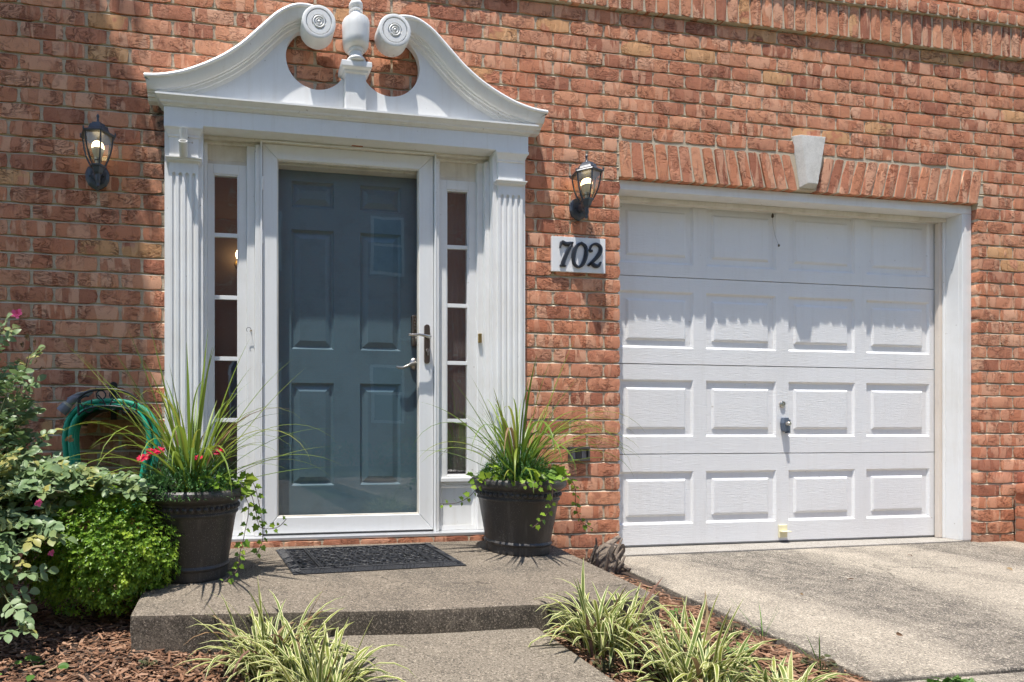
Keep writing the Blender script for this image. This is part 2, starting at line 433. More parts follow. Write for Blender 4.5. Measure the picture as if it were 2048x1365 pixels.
def m_pot():
    t = NT('charcoal_planter'); p = t.pos()
    c = t.mix((0.050,0.045,0.042), (0.028,0.026,0.025), t.noise(9, p, 5, 0.7))
    dust = t.ramp(t.noise(260, p, 2, 0.7), [(0.60,0.0),(0.70,1.0)]); zone = t.ramp(t.noise(5, t.mapping(p, (1,1,0.5)), 3), [(0.42,0.0),(0.62,1.0)])
    c = t.mix(c, (0.30,0.28,0.26), t.math('MULTIPLY', t.math('MULTIPLY', dust, zone), 0.8))
    drip = t.ramp(t.noise(26, t.mapping(p, (1,1,0.05)), 3, 0.6), [(0.55,0.0),(0.72,1.0)])
    c = t.mix(c, (0.12,0.11,0.10), t.math('MULTIPLY', drip, 0.45))
    return t.set(c, t.ramp(t.noise(12, p, 3), [(0.3,0.34),(0.7,0.55)]), t.bump(t.noise(70, p, 3), 0.15, 0.003))
M['pot'] = m_pot()
M['soil'] = simple('potting_soil', (0.035,0.025,0.018), 0.95, 0, 0.4, 0.8, 60)
M['rubber'] = simple('black_rubber', (0.020,0.021,0.025), 0.55, 0, 0.35, 0.3, 200)
M['hose'] = simple('green_garden_hose', (0.02,0.36,0.22), 0.38, 0, 0.2, 0.3, 320)
M['nozzle'] = simple('grey_nozzle_plastic', (0.20,0.20,0.22), 0.45)
M['nozzlec'] = simple('tan_nozzle_ring', (0.42,0.36,0.27), 0.5)
M['pvc'] = simple('white_bracket_metal', (0.74,0.73,0.70), 0.4, 0, 0.12)
M['gasket'] = simple('grey_rubber_seal', (0.10,0.10,0.10), 0.6)
M['alu'] = simple('aluminium_sill', (0.62,0.63,0.65), 0.35, 0.6, 0.2, 0.1)
M['bulbbase'] = simple('white_bulb_base', (0.78,0.78,0.76), 0.5)
M['bulb'] = m_emit('lit_bulb_globe', (1.0, 0.84, 0.52), 3.6)
M['vent'] = simple('dark_vent_metal', (0.075,0.07,0.066), 0.5, 0, 0.3)
M['ventcell'] = simple('vent_grey_flap', (0.28,0.27,0.28), 0.5, 0, 0.3)
M['curtain'] = simple('brown_sheer_cloth', (0.15,0.122,0.115), 0.9, 0, 0.25, 0.3, 220)
M['hall'] = simple('hall_wall_paint', (0.30,0.24,0.19), 0.9)
M['glass'] = m_glass('storm_door_glass', (0.95,0.97,0.98), 0.9, 0.0, 0.03)
M['pane'] = m_glass('sidelight_glass', (0.94,0.94,0.93), 1.0, 0.01, 0.45, 0.22)
M['lampglass'] = m_glass('amber_lantern_glass', (0.96,0.86,0.70), 0.8, 0.05)
M['wood'] = simple('weathered_driftwood', (0.34,0.27,0.21), 0.9, 0, 0.9, 0.9, 90)
M['bark'] = simple('bark', (0.10,0.075,0.055), 0.9, 0, 0.4, 0.6, 60)
M['cane'] = simple('rose_cane', (0.13,0.14,0.05), 0.7, 0, 0.5)
M['stem'] = simple('ivy_stem', (0.12,0.075,0.05), 0.7, 0, 0.4)
M['lawn'] = simple('lawn_ground', (0.06,0.085,0.025), 0.95, 0, 0.5, 0.5, 30)
M['bed'] = simple('dark_bed_soil', (0.055,0.035,0.024), 0.95, 0, 0.5, 0.9, 60)
M['siding'] = simple('pale_siding', (0.5,0.5,0.48), 0.7)
def m_chips():
    t = NT('shredded_hardwood_mulch'); r = t.rnd(); p = t.pos()
    c = t.ramp(t.hash(r, 1), [(0.0,(0.085,0.045,0.028)),(0.3,(0.20,0.105,0.062)),(0.55,(0.29,0.155,0.092)),(0.8,(0.40,0.25,0.165)),(1.0,(0.16,0.095,0.064))])
    c = t.mix(c, (0.05,0.03,0.02), t.math('MULTIPLY', t.noise(60, p, 3), 0.4))
    return t.set(c, 0.9, spec=0.15)
M['chips'] = m_chips()
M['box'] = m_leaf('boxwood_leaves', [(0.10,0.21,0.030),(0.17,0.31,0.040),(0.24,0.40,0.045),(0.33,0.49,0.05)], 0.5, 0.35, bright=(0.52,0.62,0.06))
M['rose'] = m_leaf('rose_leaves', [(0.15,0.235,0.095),(0.21,0.30,0.145),(0.17,0.255,0.10),(0.26,0.34,0.18),(0.19,0.265,0.11),(0.38,0.35,0.10)], 0.3, 0.42)
M['dry'] = m_leaf('withered_blooms', [(0.20,0.12,0.06),(0.28,0.20,0.11),(0.16,0.08,0.06)], 0.2, 0.8)
M['pink'] = m_leaf('pink_petals', [(0.80,0.10,0.28),(0.86,0.17,0.36)], 0.35, 0.5)
M['red'] = m_leaf('crimson_petals', [(0.62,0.004,0.045),(0.74,0.008,0.075)], 0.35, 0.5)
M['spike'] = m_leaf('spike_blades', [(0.16,0.24,0.035),(0.11,0.19,0.03),(0.23,0.30,0.04),(0.14,0.22,0.03),(0.32,0.34,0.06)], 0.35, 0.4)
M['lir'] = m_leaf('variegated_blades', [(0.11,0.175,0.022),(0.085,0.145,0.022),(0.16,0.21,0.022),(0.22,0.25,0.025)], 0.35, 0.45, across=((0.70,0.68,0.36), 0.60))
M['ivy'] = m_leaf('ivy_leaves', [(0.20,0.33,0.035),(0.28,0.42,0.04),(0.13,0.25,0.03),(0.36,0.46,0.05)], 0.4, 0.42)
M['dianth'] = m_leaf('dianthus_leaves', [(0.05,0.15,0.045),(0.09,0.22,0.07),(0.12,0.26,0.075),(0.19,0.29,0.13)], 0.3, 0.45)
M['weed'] = m_leaf('weed_leaves', [(0.07,0.16,0.03),(0.12,0.23,0.04),(0.10,0.20,0.05)], 0.35, 0.5)
M['darkweed'] = m_leaf('purple_weed_leaves', [(0.06,0.04,0.03),(0.09,0.07,0.03),(0.07,0.09,0.035)], 0.3, 0.6)
M['tree'] = m_leaf('tree_leaves', [(0.035,0.07,0.018),(0.05,0.095,0.022),(0.07,0.115,0.03)], 0.3, 0.5)

# ------------------------------------------------------------------ ground, drive, walk, stoop
SL = 0.03
def bed_z(x, y): return -0.105 + SL*y + 0.012*math.sin(3.1*x+1.0)*math.cos(2.7*y) - 0.035*max(0.0, min(1.0, (x-1.80)/0.15))
def sheet(name, x0, x1, y0, y1, nx, ny, zf, mat, label, cat=None, kind='structure'):
    mb = MB(); vs = []; fs = []
    for j in range(ny+1):
        for i in range(nx+1):
            x = x0+(x1-x0)*i/nx; y = y0+(y1-y0)*j/ny; vs.append((x, y, zf(x, y)))
    for j in range(ny):
        for i in range(nx): a = j*(nx+1)+i; fs.append((a, a+1, a+nx+2, a+nx+1))
    mb.add(vs, fs)
    return tag(mb.build(name, mat, smooth=180), label, cat, kind=kind)

sheet('lawn', -120, 120, -140, 60, 24, 20, lambda x, y: -0.30 + SL*max(y, -9) - 0.1*(y < -9), M['lawn'], 'mown lawn sloping away from the house front', 'lawn')
sheet('garden_bed', -1.26, 2.12, -3.6, 0.02, 60, 40, bed_z, M['bed'], 'dark soil of the planting beds beside stoop and walk', 'garden bed')

def slab(name, poly, ztop, thick, mat, label, cat, bevel=0.01):
    """concrete slab: outline (x,y) with a sloping top"""
    mb = MB(); n = len(poly)
    mb.add([(x, y, ztop(x, y)) for x, y in poly] + [(x, y, ztop(x, y)-thick) for x, y in poly],
           [tuple(range(n)), tuple(range(2*n-1, n-1, -1))] + [(i, i+n, (i+1)%n+n, (i+1)%n) for i in range(n)])
    return tag(mb.build(name, mat, bevel=bevel), label, cat, kind='structure')
def drive_z(x, y): return -0.120 + SL*y
def walk_z(x, y): return -0.092 + SL*(y+1.1)
slab('driveway', [(2.10,-0.026),(2.252,-0.026),(4.80,0.024),(5.30,0.024),(5.30,-1.50),(1.97,-1.50)], drive_z, 0.12, M['concrete'], 'stained concrete driveway slab below the garage door', 'driveway', 0.006)
slab('driveway', [(1.97,-1.514),(5.30,-1.514),(5.30,-9.0),(1.97,-9.0)], lambda x, y: drive_z(x, y)-0.003, 0.12, M['concrete'], 'lower concrete driveway slab beyond the expansion joint', 'driveway', 0.008)
slab('garage_apron', [(2.255,-0.02),(4.797,0.03),(4.797,0.9),(2.255,0.9)], lambda x, y: -0.113, 0.1, M['apron'], 'pale concrete strip under the garage door', 'apron', 0.004)
slab('walkway', [(0.33,-1.02),(1.085,-1.02),(1.085,-7.0),(0.33,-7.0)], walk_z, 0.12, M['walk'], 'speckled concrete walkway in front of the stoop', 'walkway', 0.006)

def stoop():
    # the slab with a worn, uneven front edge
    fr = []
    n = 44
    for i in range(n+1):
        t = i/n; x = -0.31 + t*(1.575+0.31); y = -1.03 - 0.085*min(1, t*1.9) + 0.02*max(0, t-0.8)*5
        fr.append((x, y + 0.004*noise.noise((x*9, 1.3, 0.2))))
    poly = [(-0.31,0.05)] + fr + [(1.745,0.05)]
    mb = MB(); N = len(poly); levels = [0.0, -0.006, -0.05, -0.10, -0.30]; off = [0.012, 0.0, -0.002, 0.002, 0.0]
    vs = []
    for z, o in zip(levels, off):
        for (x, y) in poly:
            front = y < -0.5
            oy = o if front else 0
            ox = (o if x < -0.3 else (-o if x > 1.55 else 0))
            vs.append((x+ox, y+oy+(0.003*noise.noise((x*14, z*30, 2)) if front else 0), z - 0.004*(-y) + (0.0025*noise.noise((x*7, y*3, 1)) if z == 0 and front else 0)))
    fs = [tuple(range(N))]
    for j in range(len(levels)-1):
        for i in range(N): fs.append((j*N+i, j*N+(i+1)%N, (j+1)*N+(i+1)%N, (j+1)*N+i))
    mb.add(vs, fs)
    tag(mb.build('stoop', M['stoop'], smooth=50), 'weathered concrete stoop with a low front step', 'stoop', kind='structure')
stoop()

# ------------------------------------------------------------------ brick house
BC, BZ0, BL, JT = 0.0813, 0.012, 0.210, 0.0112
def brick_mesh(name, lx, lz, seed, depth=0.07, bulge=0.0030):
    """one rough-edged brick, front towards -Y, centred; 40 triangles"""
    r = random.Random(seed); nx, nz = 4, 2
    P = {}; mb = MB(); vs = []
    for j in range(nz+1):
        for i in range(nx+1):
            x = (i/nx-0.5)*lx; z = (j/nz-0.5)*lz
            edge = i in (0, nx) or j in (0, nz)
            if edge:
                c = (i in (0, nx)) and (j in (0, nz))
                x += r.uniform(-0.0028, 0.0022) - (0.0045*(1 if x > 0 else -1) if c else 0)
                z += r.uniform(-0.0028, 0.0024) - (0.0042*(1 if z > 0 else -1) if c else 0)
                y = -0.0019 + r.uniform(-0.0011, 0.0009)
            else:
                x += r.uniform(-0.012, 0.012); y = -0.0019 - bulge + r.uniform(-0.0022, 0.0022)
            P[i, j] = len(vs); vs.append((x, y, z))
    fs = [(P[i,j], P[i+1,j], P[i+1,j+1], P[i,j+1]) for j in range(nz) for i in range(nx)]
    ring = [P[i,0] for i in range(nx)] + [P[nx,j] for j in range(nz)] + [P[i,nz] for i in range(nx,0,-1)] + [P[0,j] for j in range(nz,0,-1)]
    b = len(vs)
    for k in ring: vs.append((vs[k][0], depth, vs[k][2]))
    n = len(ring)
    fs += [(ring[(k+1)%n], ring[k], b+k, b+(k+1)%n) for k in range(n)]
    mb.add(vs, fs)
    return mb.mesh(name, M['brick'], 40)
BV = [brick_mesh('brick', BL-JT, BC-JT, 100+i) for i in range(14)]
HV = [brick_mesh('brick', 0.0945, BC-JT, 200+i) for i in range(6)]
SV = [brick_mesh('soldier_brick', 0.0665, 0.190, 300+i) for i in range(8)]
RV = [brick_mesh('rowlock_brick', 0.0665, 0.062, 400+i, 0.1) for i in range(6)]

house = thing('brick_house', 'red brick house front with garage opening and soldier course band', 'house', (2.0, 0.1, -0.15))
H_INV = Matrix.Translation(house.location).inverted()
wall = MB()
def wall_piece(x0, x1, z0, z1):
    """mortar face: each bed joint slopes out from under one brick to the top of the next"""
    pr_ = [(0.0025, z0)]
    for k in range(-6, 50):
        zl = BZ0 + k*BC
        if zl-JT/2 <= z0+0.001 or zl+JT/2 >= z1-0.001: continue
        pr_ += [(0.0022, zl-JT/2-0.003), (-0.0010, zl-JT/2-0.001), (0.0088, zl+JT/2-0.001), (0.0024, zl+JT/2+0.003)]
    pr_.append((0.0025, z1)); n = len(pr_)
    wall.add([(x0, y, z) for y, z in pr_] + [(x1, y, z) for y, z in pr_] + [(x0,0.16,z0),(x1,0.16,z0),(x1,0.16,z1),(x0,0.16,z1)],
             [(i, n+i, n+i+1, i+1) for i in range(n-1)] + [tuple(range(n)) + (2*n+3, 2*n), tuple(range(2*n-1, n-1, -1)) + (2*n+1, 2*n+2), (0, 2*n, 2*n+1, n), (n-1, 2*n-1, 2*n+2, 2*n+3)])
for a in ((-1.30,-0.27,-0.4,3.8), (-0.27,1.61,2.13,3.8), (1.61,2.2445,-0.4,3.8), (2.2445,4.808,2.285,3.8), (4.808,6.0,-0.4,3.8)): wall_piece(*a)
wall.box(2.2445, 4.808, 0.0005, 0.16, 2.0715, 2.2849)
part(wall, 'wall', M['mortar'], house, recalc=False)

openings = [(-0.26, 1.60, -9, 2.145), (2.2495, 4.8015, -9, 2.06), (2.232, 4.846, 2.05, 2.284)]
def row_bricks():
    out = []
    for k in range(-2, 46):
        z0 = BZ0 + k*BC; z1 = z0 + BC; zc = (z0+z1)/2
        if zc > 3.02 and zc < 3.30: continue
        ints = [(-1.25, 6.0)]
        for (a, b, c, d) in openings:
            if c < zc < d:
                ints = [s for (p, q) in ints for s in ((p, min(q, a)), (max(p, b), q)) if s[1]-s[0] > 0.02]
        for (p, q) in ints:
            ph = 2.251 + (BL/2 if k % 2 else 0) + (-0.047 if q < 0 else 0)
            i = math.floor((p-ph)/BL)
            cells = []
            while ph + i*BL < q:
                a, b = max(p, ph+i*BL), min(q, ph+(i+1)*BL)
                if b-a > 0.035: cells.append([a, b])
                elif cells and b-a > 0: cells[-1][1] = b
                elif b-a > 0: p = a - 0.0
                i += 1
            if cells: cells[0][0] = p
            for a, b in cells:
                l = a + (JT/2 if a > p+1e-4 else 0.0); r_ = b - (JT/2 if b < q-1e-4 else 0.0)
                out.append((l, r_, zc))
    return out
bricks = row_bricks()
def seen(b):
    x0, y0 = proj(b[0], 0, b[2]+0.035); x1, y1 = proj(b[1], 0, b[2]-0.035)
    cx = (x0+x1)/2; cy = (y0+y1)/2
    if not (-20 < cx < 2060 and -10 < cy < 1140): return 0
    if cx < 230 and cy > 900: return 1
    return (x1-x0)*(y1-y0)
order = sorted(bricks, key=seen, reverse=True)
def put_brick(b, parent, y=0.0, r=rng, meshes=None):
    w = b[1]-b[0]
    me = r.choice(HV if w < 0.13 else BV); base = 0.0945 if w < 0.13 else BL-JT
    o = bpy.data.objects.new('brick', me); COL.objects.link(o); o.parent = parent; o.matrix_parent_inverse = H_INV
    o.location = ((b[0]+b[1])/2, y + r.uniform(-0.0018, 0.0012), b[2] + r.uniform(-0.0012, 0.0012))
    o.scale = (w/base, 1, 1); o.rotation_euler = (r.uniform(-0.008, 0.008), r.uniform(-0.006, 0.006), r.uniform(-0.008, 0.008))
    return o
for b in order[:300]: put_brick(b, house)
def join_bricks(name, items, parent):
    """items: (mesh, matrix); one mesh with a per-brick random value"""
    vs, fs, at = [], [], []
    for me, mx in items:
        n = len(vs); vs += [tuple(mx @ v.co) for v in me.vertices]
        rv = rng.random()
        for p in me.polygons: fs.append(tuple(i+n for i in p.vertices)); at.append(rv)
    mb = MB(); mb.add(vs, fs); mb.a['rnd'] = ('FACE', at)
    o = part(mb, name, M['brick'], parent, smooth=48, recalc=False); o['kind'] = 'stuff'; return o
items = []
for b in order[300:]:
    w = b[1]-b[0]; me = rng.choice(HV if w < 0.13 else BV); base = 0.0945 if w < 0.13 else BL-JT
    mx = Matrix.Translation(((b[0]+b[1])/2, rng.uniform(-0.0018, 0.0012), b[2])) @ Matrix.Diagonal((w/base, 1, 1, 1))
    items.append((me, mx))
join_bricks('brickwork', items, house)

# jack arch over the garage
def arch_side(xb0, xb1, xt0, xt1, n):
    for i in range(n):
        t0, t1 = i/n, (i+1)/n
        b0, b1 = xb0+(xb1-xb0)*t0+0.005, xb0+(xb1-xb0)*t1-0.005
        a0, a1 = xt0+(xt1-xt0)*t0+0.005, xt0+(xt1-xt0)*t1-0.005
        src = rng.choice(SV); mb = MB(); vs = []
        for v in src.vertices:
            u = v.co.x/0.0665+0.5; w = v.co.z/0.190+0.5
            xb = b0+(b1-b0)*u; xt = a0+(a1-a0)*u
            vs.append((xb+(xt-xb)*w, v.co.y if v.co.y < 0.05 else 0.11, 2.066 + 0.207*w))
        mb.add(vs, [tuple(p.vertices) for p in src.polygons])
        o = part(mb, 'arch_brick', M['brick'], house, smooth=48, recalc=False)
        o.location.y = rng.uniform(-0.0045, 0.001)
arch_side(2.251, 3.455, 2.236, 3.400, 15)
arch_side(3.570, 4.801, 3.630, 4.842, 15)
ks = MB()
kb, kt, kz0, kz1 = (3.4585,3.5665), (3.405,3.625), 2.083, 2.392
e = 0.016
ks.add([(kb[0],0.05,kz0),(kb[1],0.05,kz0),(kt[1],0.05,kz1),(kt[0],0.05,kz1),
        (kb[0],-0.004,kz0),(kb[1],-0.004,kz0),(kt[1],-0.004,kz1),(kt[0],-0.004,kz1),
        (kb[0]+e+0.006,-0.032,kz0+e),(kb[1]-e+0.004,-0.032,kz0+e),(kt[1]-e,-0.032,kz1-0.003),(kt[0]+e+0.014,-0.032,kz1-0.003)],
       [(3,2,1,0)] + [(i, (i+1)%4, (i+1)%4+4, i+4) for i in range(4)] + [(i+4, (i+1)%4+4, (i+1)%4+8, i+8) for i in range(4)] + [(8,9,10,11)])
part(ks, 'keystone', M['stone'], house, bevel=0.003)
o = house.children[-1]; o['label'] = 'pale cast stone keystone'

# projecting soldier band
bw = 0.0778
band = MB(); band.box(-1.25, 6.0, -0.0195, 0.0, 3.024, 3.2175); band.box(-1.25, 6.0, -0.0345, 0.0, 3.2185, 3.288)
part(band, 'band_mortar', M['mortar'], house)
for i in range(93):
    x = 0.95 - 28*bw + i*bw
    for me, nm, z, y in ((rng.choice(SV), 'soldier_brick', 3.1205, -0.0205), (rng.choice(RV), 'rowlock_brick', 3.2555, -0.0355)):
        o = bpy.data.objects.new(nm, me); COL.objects.link(o); o.parent = house; o.matrix_parent_inverse = H_INV
        o.location = (x + (0.3*bw if nm[0] == 'r' else 0), y + rng.uniform(-0.003, 0.0), z + rng.uniform(-0.002, 0.002)); o.rotation_euler = (0, rng.uniform(-0.012, 0.012), 0)

# brick sill row below the door threshold
for i in range(8):
    o = bpy.data.objects.new('sill_brick', rng.choice(BV)); COL.objects.link(o); o.parent = house; o.matrix_parent_inverse = H_INV
    o.location = (-0.01 + i*0.2035, -0.040 + rng.uniform(-0.004, 0.003), 0.002 + rng.uniform(-0.003, 0.002)); o.scale = (0.99, 1, 0.68)
part(MB().box(-0.112, 1.4485, -0.036, 0.0, -0.02, 0.0225), 'sill_mortar', M['mortar'], house)

# vent by the garage
mb = MB()
for a in ((1.921,2.045,0.497,0.509), (1.921,2.045,0.429,0.440), (1.921,1.931,0.440,0.497), (2.035,2.045,0.440,0.497)):
    mb.box(a[0], a[1], -0.026, 0.01, a[2], a[3])
vent = part(mb, 'vent', M['vent'], house, bevel=0.001); vent['label'] = 'small dark wall vent with three slots'
for i in range(3):
    part(MB().box(1.9335+i*0.034, 1.962+i*0.034, -0.012, -0.004, 0.442, 0.495), 'vent_flap', M['ventcell'] if i != 1 else M['vent'], vent)
part(MB().box(1.932, 2.034, -0.0035, 0.004, 0.441, 0.496), 'vent_back', M['vent'], vent)

# upper storey and the wall's run outside the view
def m_brick_far():
    t = NT('far_brickwork'); tc = t.pos()
    br = t.n('ShaderNodeTexBrick'); br.inputs['Scale'].default_value = 1.0
    br.inputs['Brick Width'].default_value = BL; br.inputs['Row Height'].default_value = BC; br.inputs['Mortar Size'].default_value = 0.006
    br.inputs['Color1'].default_value = (0.42,0.14,0.08,1); br.inputs['Color2'].default_value = (0.33,0.11,0.07,1); br.inputs['Mortar'].default_value = (0.42,0.35,0.26,1)
    sep = t.n('ShaderNodeSeparateXYZ'); t.l(tc, sep.inputs[0]); cb = t.n('ShaderNodeCombineXYZ')
    t.l(t.math('ADD', sep.outputs[0], sep.outputs[1]), cb.inputs[0]); t.l(sep.outputs[2], cb.inputs[1]); t.l(cb.outputs[0], br.inputs['Vector'])
    return t.set(br.outputs[0], 0.9)
M['farbrick'] = m_brick_far()
part(MB().box(-1.30, 6.0, 0.0, 0.16, 3.801, 7.0), 'upper_wall', M['farbrick'], house)
part(MB().box(-6.0, -1.3005, 0.0, 0.16, -0.4, 7.0), 'side_wall', M['farbrick'], house)
part(MB().box(6.0005, 10.0, 0.0, 0.16, -0.4, 7.0), 'side_wall', M['farbrick'], house)

# low brick wall right of the drive
lw = thing('low_brick_wall', 'low dark brick wall beside the drive at the right edge', 'wall', (5.2, -0.6, -0.15))
part(MB().box(5.083, 5.28, -1.4, -0.012, -0.3, 0.190), 'core', M['mortar'], lw)
LW_INV = Matrix.Translation(lw.location).inverted()
for k in range(5):
    y = -0.012
    first = True
    while y > -1.35:
        w = 0.0945 if (first and k % 2) else BL-JT
        me = rng.choice(HV if w < 0.1 else BV)
        o = bpy.data.objects.new('brick', me); COL.objects.link(o); o.parent = lw; o.matrix_parent_inverse = LW_INV
        o.location = (5.079, y-w/2-0.004, -0.165 + k*BC); o.rotation_euler = (0, 0, R(-90)); y -= w + JT; first = False
for i in range(17):
    o = bpy.data.objects.new('brick', rng.choice(RV)); COL.objects.link(o); o.parent = lw; o.matrix_parent_inverse = LW_INV
    o.location = (5.072, -0.055-i*0.078, 0.226); o.rotation_euler = (0, 0, R(-90)); o.scale = (1, 2.2, 1)

# ------------------------------------------------------------------ door surround
XC = 0.668
sur = thing('door_surround', 'white classical door surround with broken swan neck pediment and urn', 'door surround', (XC, -0.03, 0.0))
def arc(cx, cz, r, a0, a1, n): return [(cx+r*math.cos(R(a0+(a1-a0)*i/n)), cz+r*math.sin(R(a0+(a1-a0)*i/n))) for i in range(n+1)]

def pilaster(x0, x1):
    p = part(MB().box(x0, x1, -0.040, 0.02, 0.0, 2.1275), 'pilaster', M['trim'], sur, bevel=0.002)
    f0, f1 = x0+0.024, x1-0.024
    # shaft with four flutes: plan outline extruded upwards
    n, fw = 4, 0.0185
    gap = (f1-f0-n*fw)/(n+1); out = [(f0, -0.0395)]; out.append((f0, -0.055))
    for i in range(n):
        a = f0+gap+i*(fw+gap)
        for k in range(9):
            t = math.pi*k/8; out.append((a+fw/2-fw/2*math.cos(t), -0.055+0.0085*math.sin(t)))
    out += [(f1, -0.055), (f1, -0.0395)]
    part(MB().vprism(out, 0.16, 1.88), 'fluted_shaft', M['trim'], p, smooth=40)
    # the flat head of the shaft with rounded flute ends cut into it
    mb = MB(); mb.box(f0, f1, -0.055, -0.0395, 1.8995, 1.945)
    for i in range(n+1):
        a = f0+i*(fw+gap); b = a+gap
        mb.box(a, b, -0.055, -0.0395, 1.880, 1.8995)
    for i in range(n):
        a = f0+gap+i*(fw+gap); top = []
        for k in range(9):
            t = math.pi*k/8; top.append((a+fw/2-fw/2*math.cos(t), 1.880+0.017*math.sin(t)))
        mb.prism(top + [(a+fw, 1.8995), (a, 1.8995)], -0.055, -0.0395)
        mb.add([(a, -0.0465, 1.880), (a+fw, -0.0465, 1.880), (a+fw, -0.050, 1.8985), (a, -0.050, 1.8985)], [(0,1,2,3)])
    part(mb, 'shaft_head', M['trim'], p, recalc=False)
    part(MB().box(f0-0.001, f1+0.001, -0.0555, -0.0395, 1.969, 2.086), 'necking', M['trim'], p, bevel=0.002)
    part(MB().mould(f0, f1, -0.055, [(0.0,1.944),(0.004,1.949),(0.012,1.954),(0.014,1.962),(0.018,1.964),(0.018,1.9695),(0.0,1.970)], -0.0395), 'necking_moulding', M['trim'], p)
    part(MB().mould(f0, f1, -0.055, [(0.0,2.072),(0.006,2.074),(0.006,2.084),(0.010,2.090),(0.016,2.104),(0.0235,2.113),(0.0235,2.1265),(0.0,2.127)], -0.0395), 'capital', M['trim'], p)
    part(MB().mould(f0, f1, -0.0555, [(0.018,0.0),(0.018,0.12),(0.012,0.13),(0.010,0.15),(0.002,0.1595)], -0.0395), 'plinth', M['trim'], p)
pilaster(-0.305, -0.114); pilaster(1.450, 1.641)
part(MB().box(-0.305, 1.641, -0.072, 0.10, 2.128, 2.2145), 'architrave', M['trim'], sur, bevel=0.002)
part(MB().mould(-0.305, 1.641, -0.0715, [(0.0,2.2150),(0.004,2.217),(0.006,2.222),(0.014,2.226),(0.018,2.229),(0.020,2.236),(0.028,2.243),(0.034,2.250),(0.038,2.253),(0.038,2.262),(0.0,2.266)], -0.005), 'cornice', M['trim'], sur)

SW = [(1.064,2.345),(1.01,2.349),(0.962,2.357),(0.90,2.373),(0.85,2.391),(0.79,2.418),(0.736,2.446),(0.69,2.473),(0.651,2.500),(0.591,2.547),(0.534,2.602),(0.474,2.662),(0.417,2.716),(0.358,2.754),(0.31,2.772),(0.262,2.7755),(0.225,2.771)]
PRF = [(0.0,0.012),(0.0,0.112),(0.010,0.118),(0.017,0.117),(0.020,0.110),(0.030,0.106),(0.044,0.101),(0.058,0.093),(0.064,0.088),(0.065,0.077),(0.071,0.075),(0.072,0.065),(0.084,0.061),(0.085,0.051),(0.098,0.0455),(0.099,0.012)]
def smooth_curve(pts, m=4):
    out = []
    for i in range(len(pts)-1):
        p0 = pts[max(i-1,0)]; p1 = pts[i]; p2 = pts[i+1]; p3 = pts[min(i+2,len(pts)-1)]
        for k in range(m):
            t = k/m
            out.append(tuple(0.5*((2*b)+(c-a)*t+(2*a-5*b+4*c-d)*t*t+(-a+3*b-3*c+d)*t**3) for a, b, c, d in zip(p0, p1, p2, p3)))
    out.append(pts[-1]); return out
SWC = smooth_curve(SW)
def swan(sg):
    mb = MB(); vs, fs = [], []; n = len(SWC); m = len(PRF)
    for i, (u, z) in enumerate(SWC):
        a, b = SWC[max(i-1,0)], SWC[min(i+1,n-1)]
        t = Vector((b[0]-a[0], b[1]-a[1])).normalized(); nrm = Vector((-t.y, t.x))
        if nrm.y > 0: nrm = -nrm
        if i < 3: nrm = nrm.lerp(Vector((0,-1)), (3-i)/3).normalized()
        for d, pj in PRF:
            uu = u + nrm.x*d
            if i == 0: uu = u - d*0.95 if d > 0.02 else u
            vs.append((XC - sg*uu, -pj, z + nrm.y*d))
    for i in range(n-1):
        for k in range(m-1): fs.append((i*m+k, i*m+k+1, (i+1)*m+k+1, (i+1)*m+k))
    fs.append(tuple(range(m))); fs.append(tuple(range(n*m-1, (n-1)*m-1, -1)))
    mb.add(vs, fs)
    s = part(mb, 'swan_neck_moulding', M['trim'], sur, smooth=35)
    # volute: turned rosette
    cx, cz, r0 = XC-sg*0.2, 2.682, 0.088
    prof = [(r0,-0.040),(r0,-0.116),(r0-0.004,-0.122),(r0-0.012,-0.124),(0.0675,-0.1235),(0.0655,-0.1165),(0.0635,-0.1165),(0.0615,-0.1225),(0.038,-0.1225),(0.0365,-0.117),(0.0335,-0.117),(0.031,-0.124),(0.028,-0.1255),(0.025,-0.124),(0.023,-0.117),(0.0205,-0.117),(0.018,-0.124),(0.0155,-0.1255),(0.013,-0.124),(0.0115,-0.117),(0.0095,-0.117),(0.008,-0.124),(0.004,-0.127),(0.0008,-0.1275)]
    part(MB().lathe(prof, (cx, 0, cz), 48, axis='y'), 'volute', M['trim'], s, smooth=35)
    # tympanum half with its round cut-out
    inner = [(u, z-0.055) for u, z in SWC if u < 0.95 and u > 0.30]
    poly = [(0.985, 2.2665)] + inner + arc(0.198, 2.545, 0.163, 63, -146, 40) + [(0.0555, 2.44), (0.0555, 2.2665)]
    part(MB().prism([(XC-sg*u, z) for u, z in poly], -0.0445, -0.012), 'tympanum', M['trim'], sur, bevel=0.0015)
swan(1); swan(-1)
ped = part(MB().box(XC-0.055, XC+0.055, -0.088, -0.012, 2.2668, 2.462), 'pedestal', M['trim'], sur, bevel=0.003)
part(MB().mould(XC-0.055, XC+0.055, -0.088, [(0.0,2.455),(0.008,2.462),(0.010,2.472),(0.022,2.478),(0.025,2.482),(0.025,2.506),(0.022,2.510),(0.0,2.511)], -0.012), 'pedestal_cap', M['trim'], ped)
uz = 2.511
urn_prof = [(0.040,0.0),(0.051,0.004),(0.054,0.012),(0.049,0.022),(0.037,0.034),(0.034,0.040),(0.035,0.058),(0.040,0.060),(0.043,0.066),(0.043,0.074),(0.040,0.077),(0.050,0.080),(0.062,0.087),(0.068,0.098),(0.0705,0.125),(0.0725,0.18),(0.0735,0.222),(0.071,0.229),(0.050,0.233),(0.043,0.240),(0.036,0.256),(0.033,0.272),(0.032,0.278),(0.037,0.281),(0.037,0.288),(0.032,0.292),(0.029,0.296),(0.035,0.302),(0.0385,0.314),(0.037,0.326),(0.030,0.338),(0.018,0.344),(0.002,0.346)]
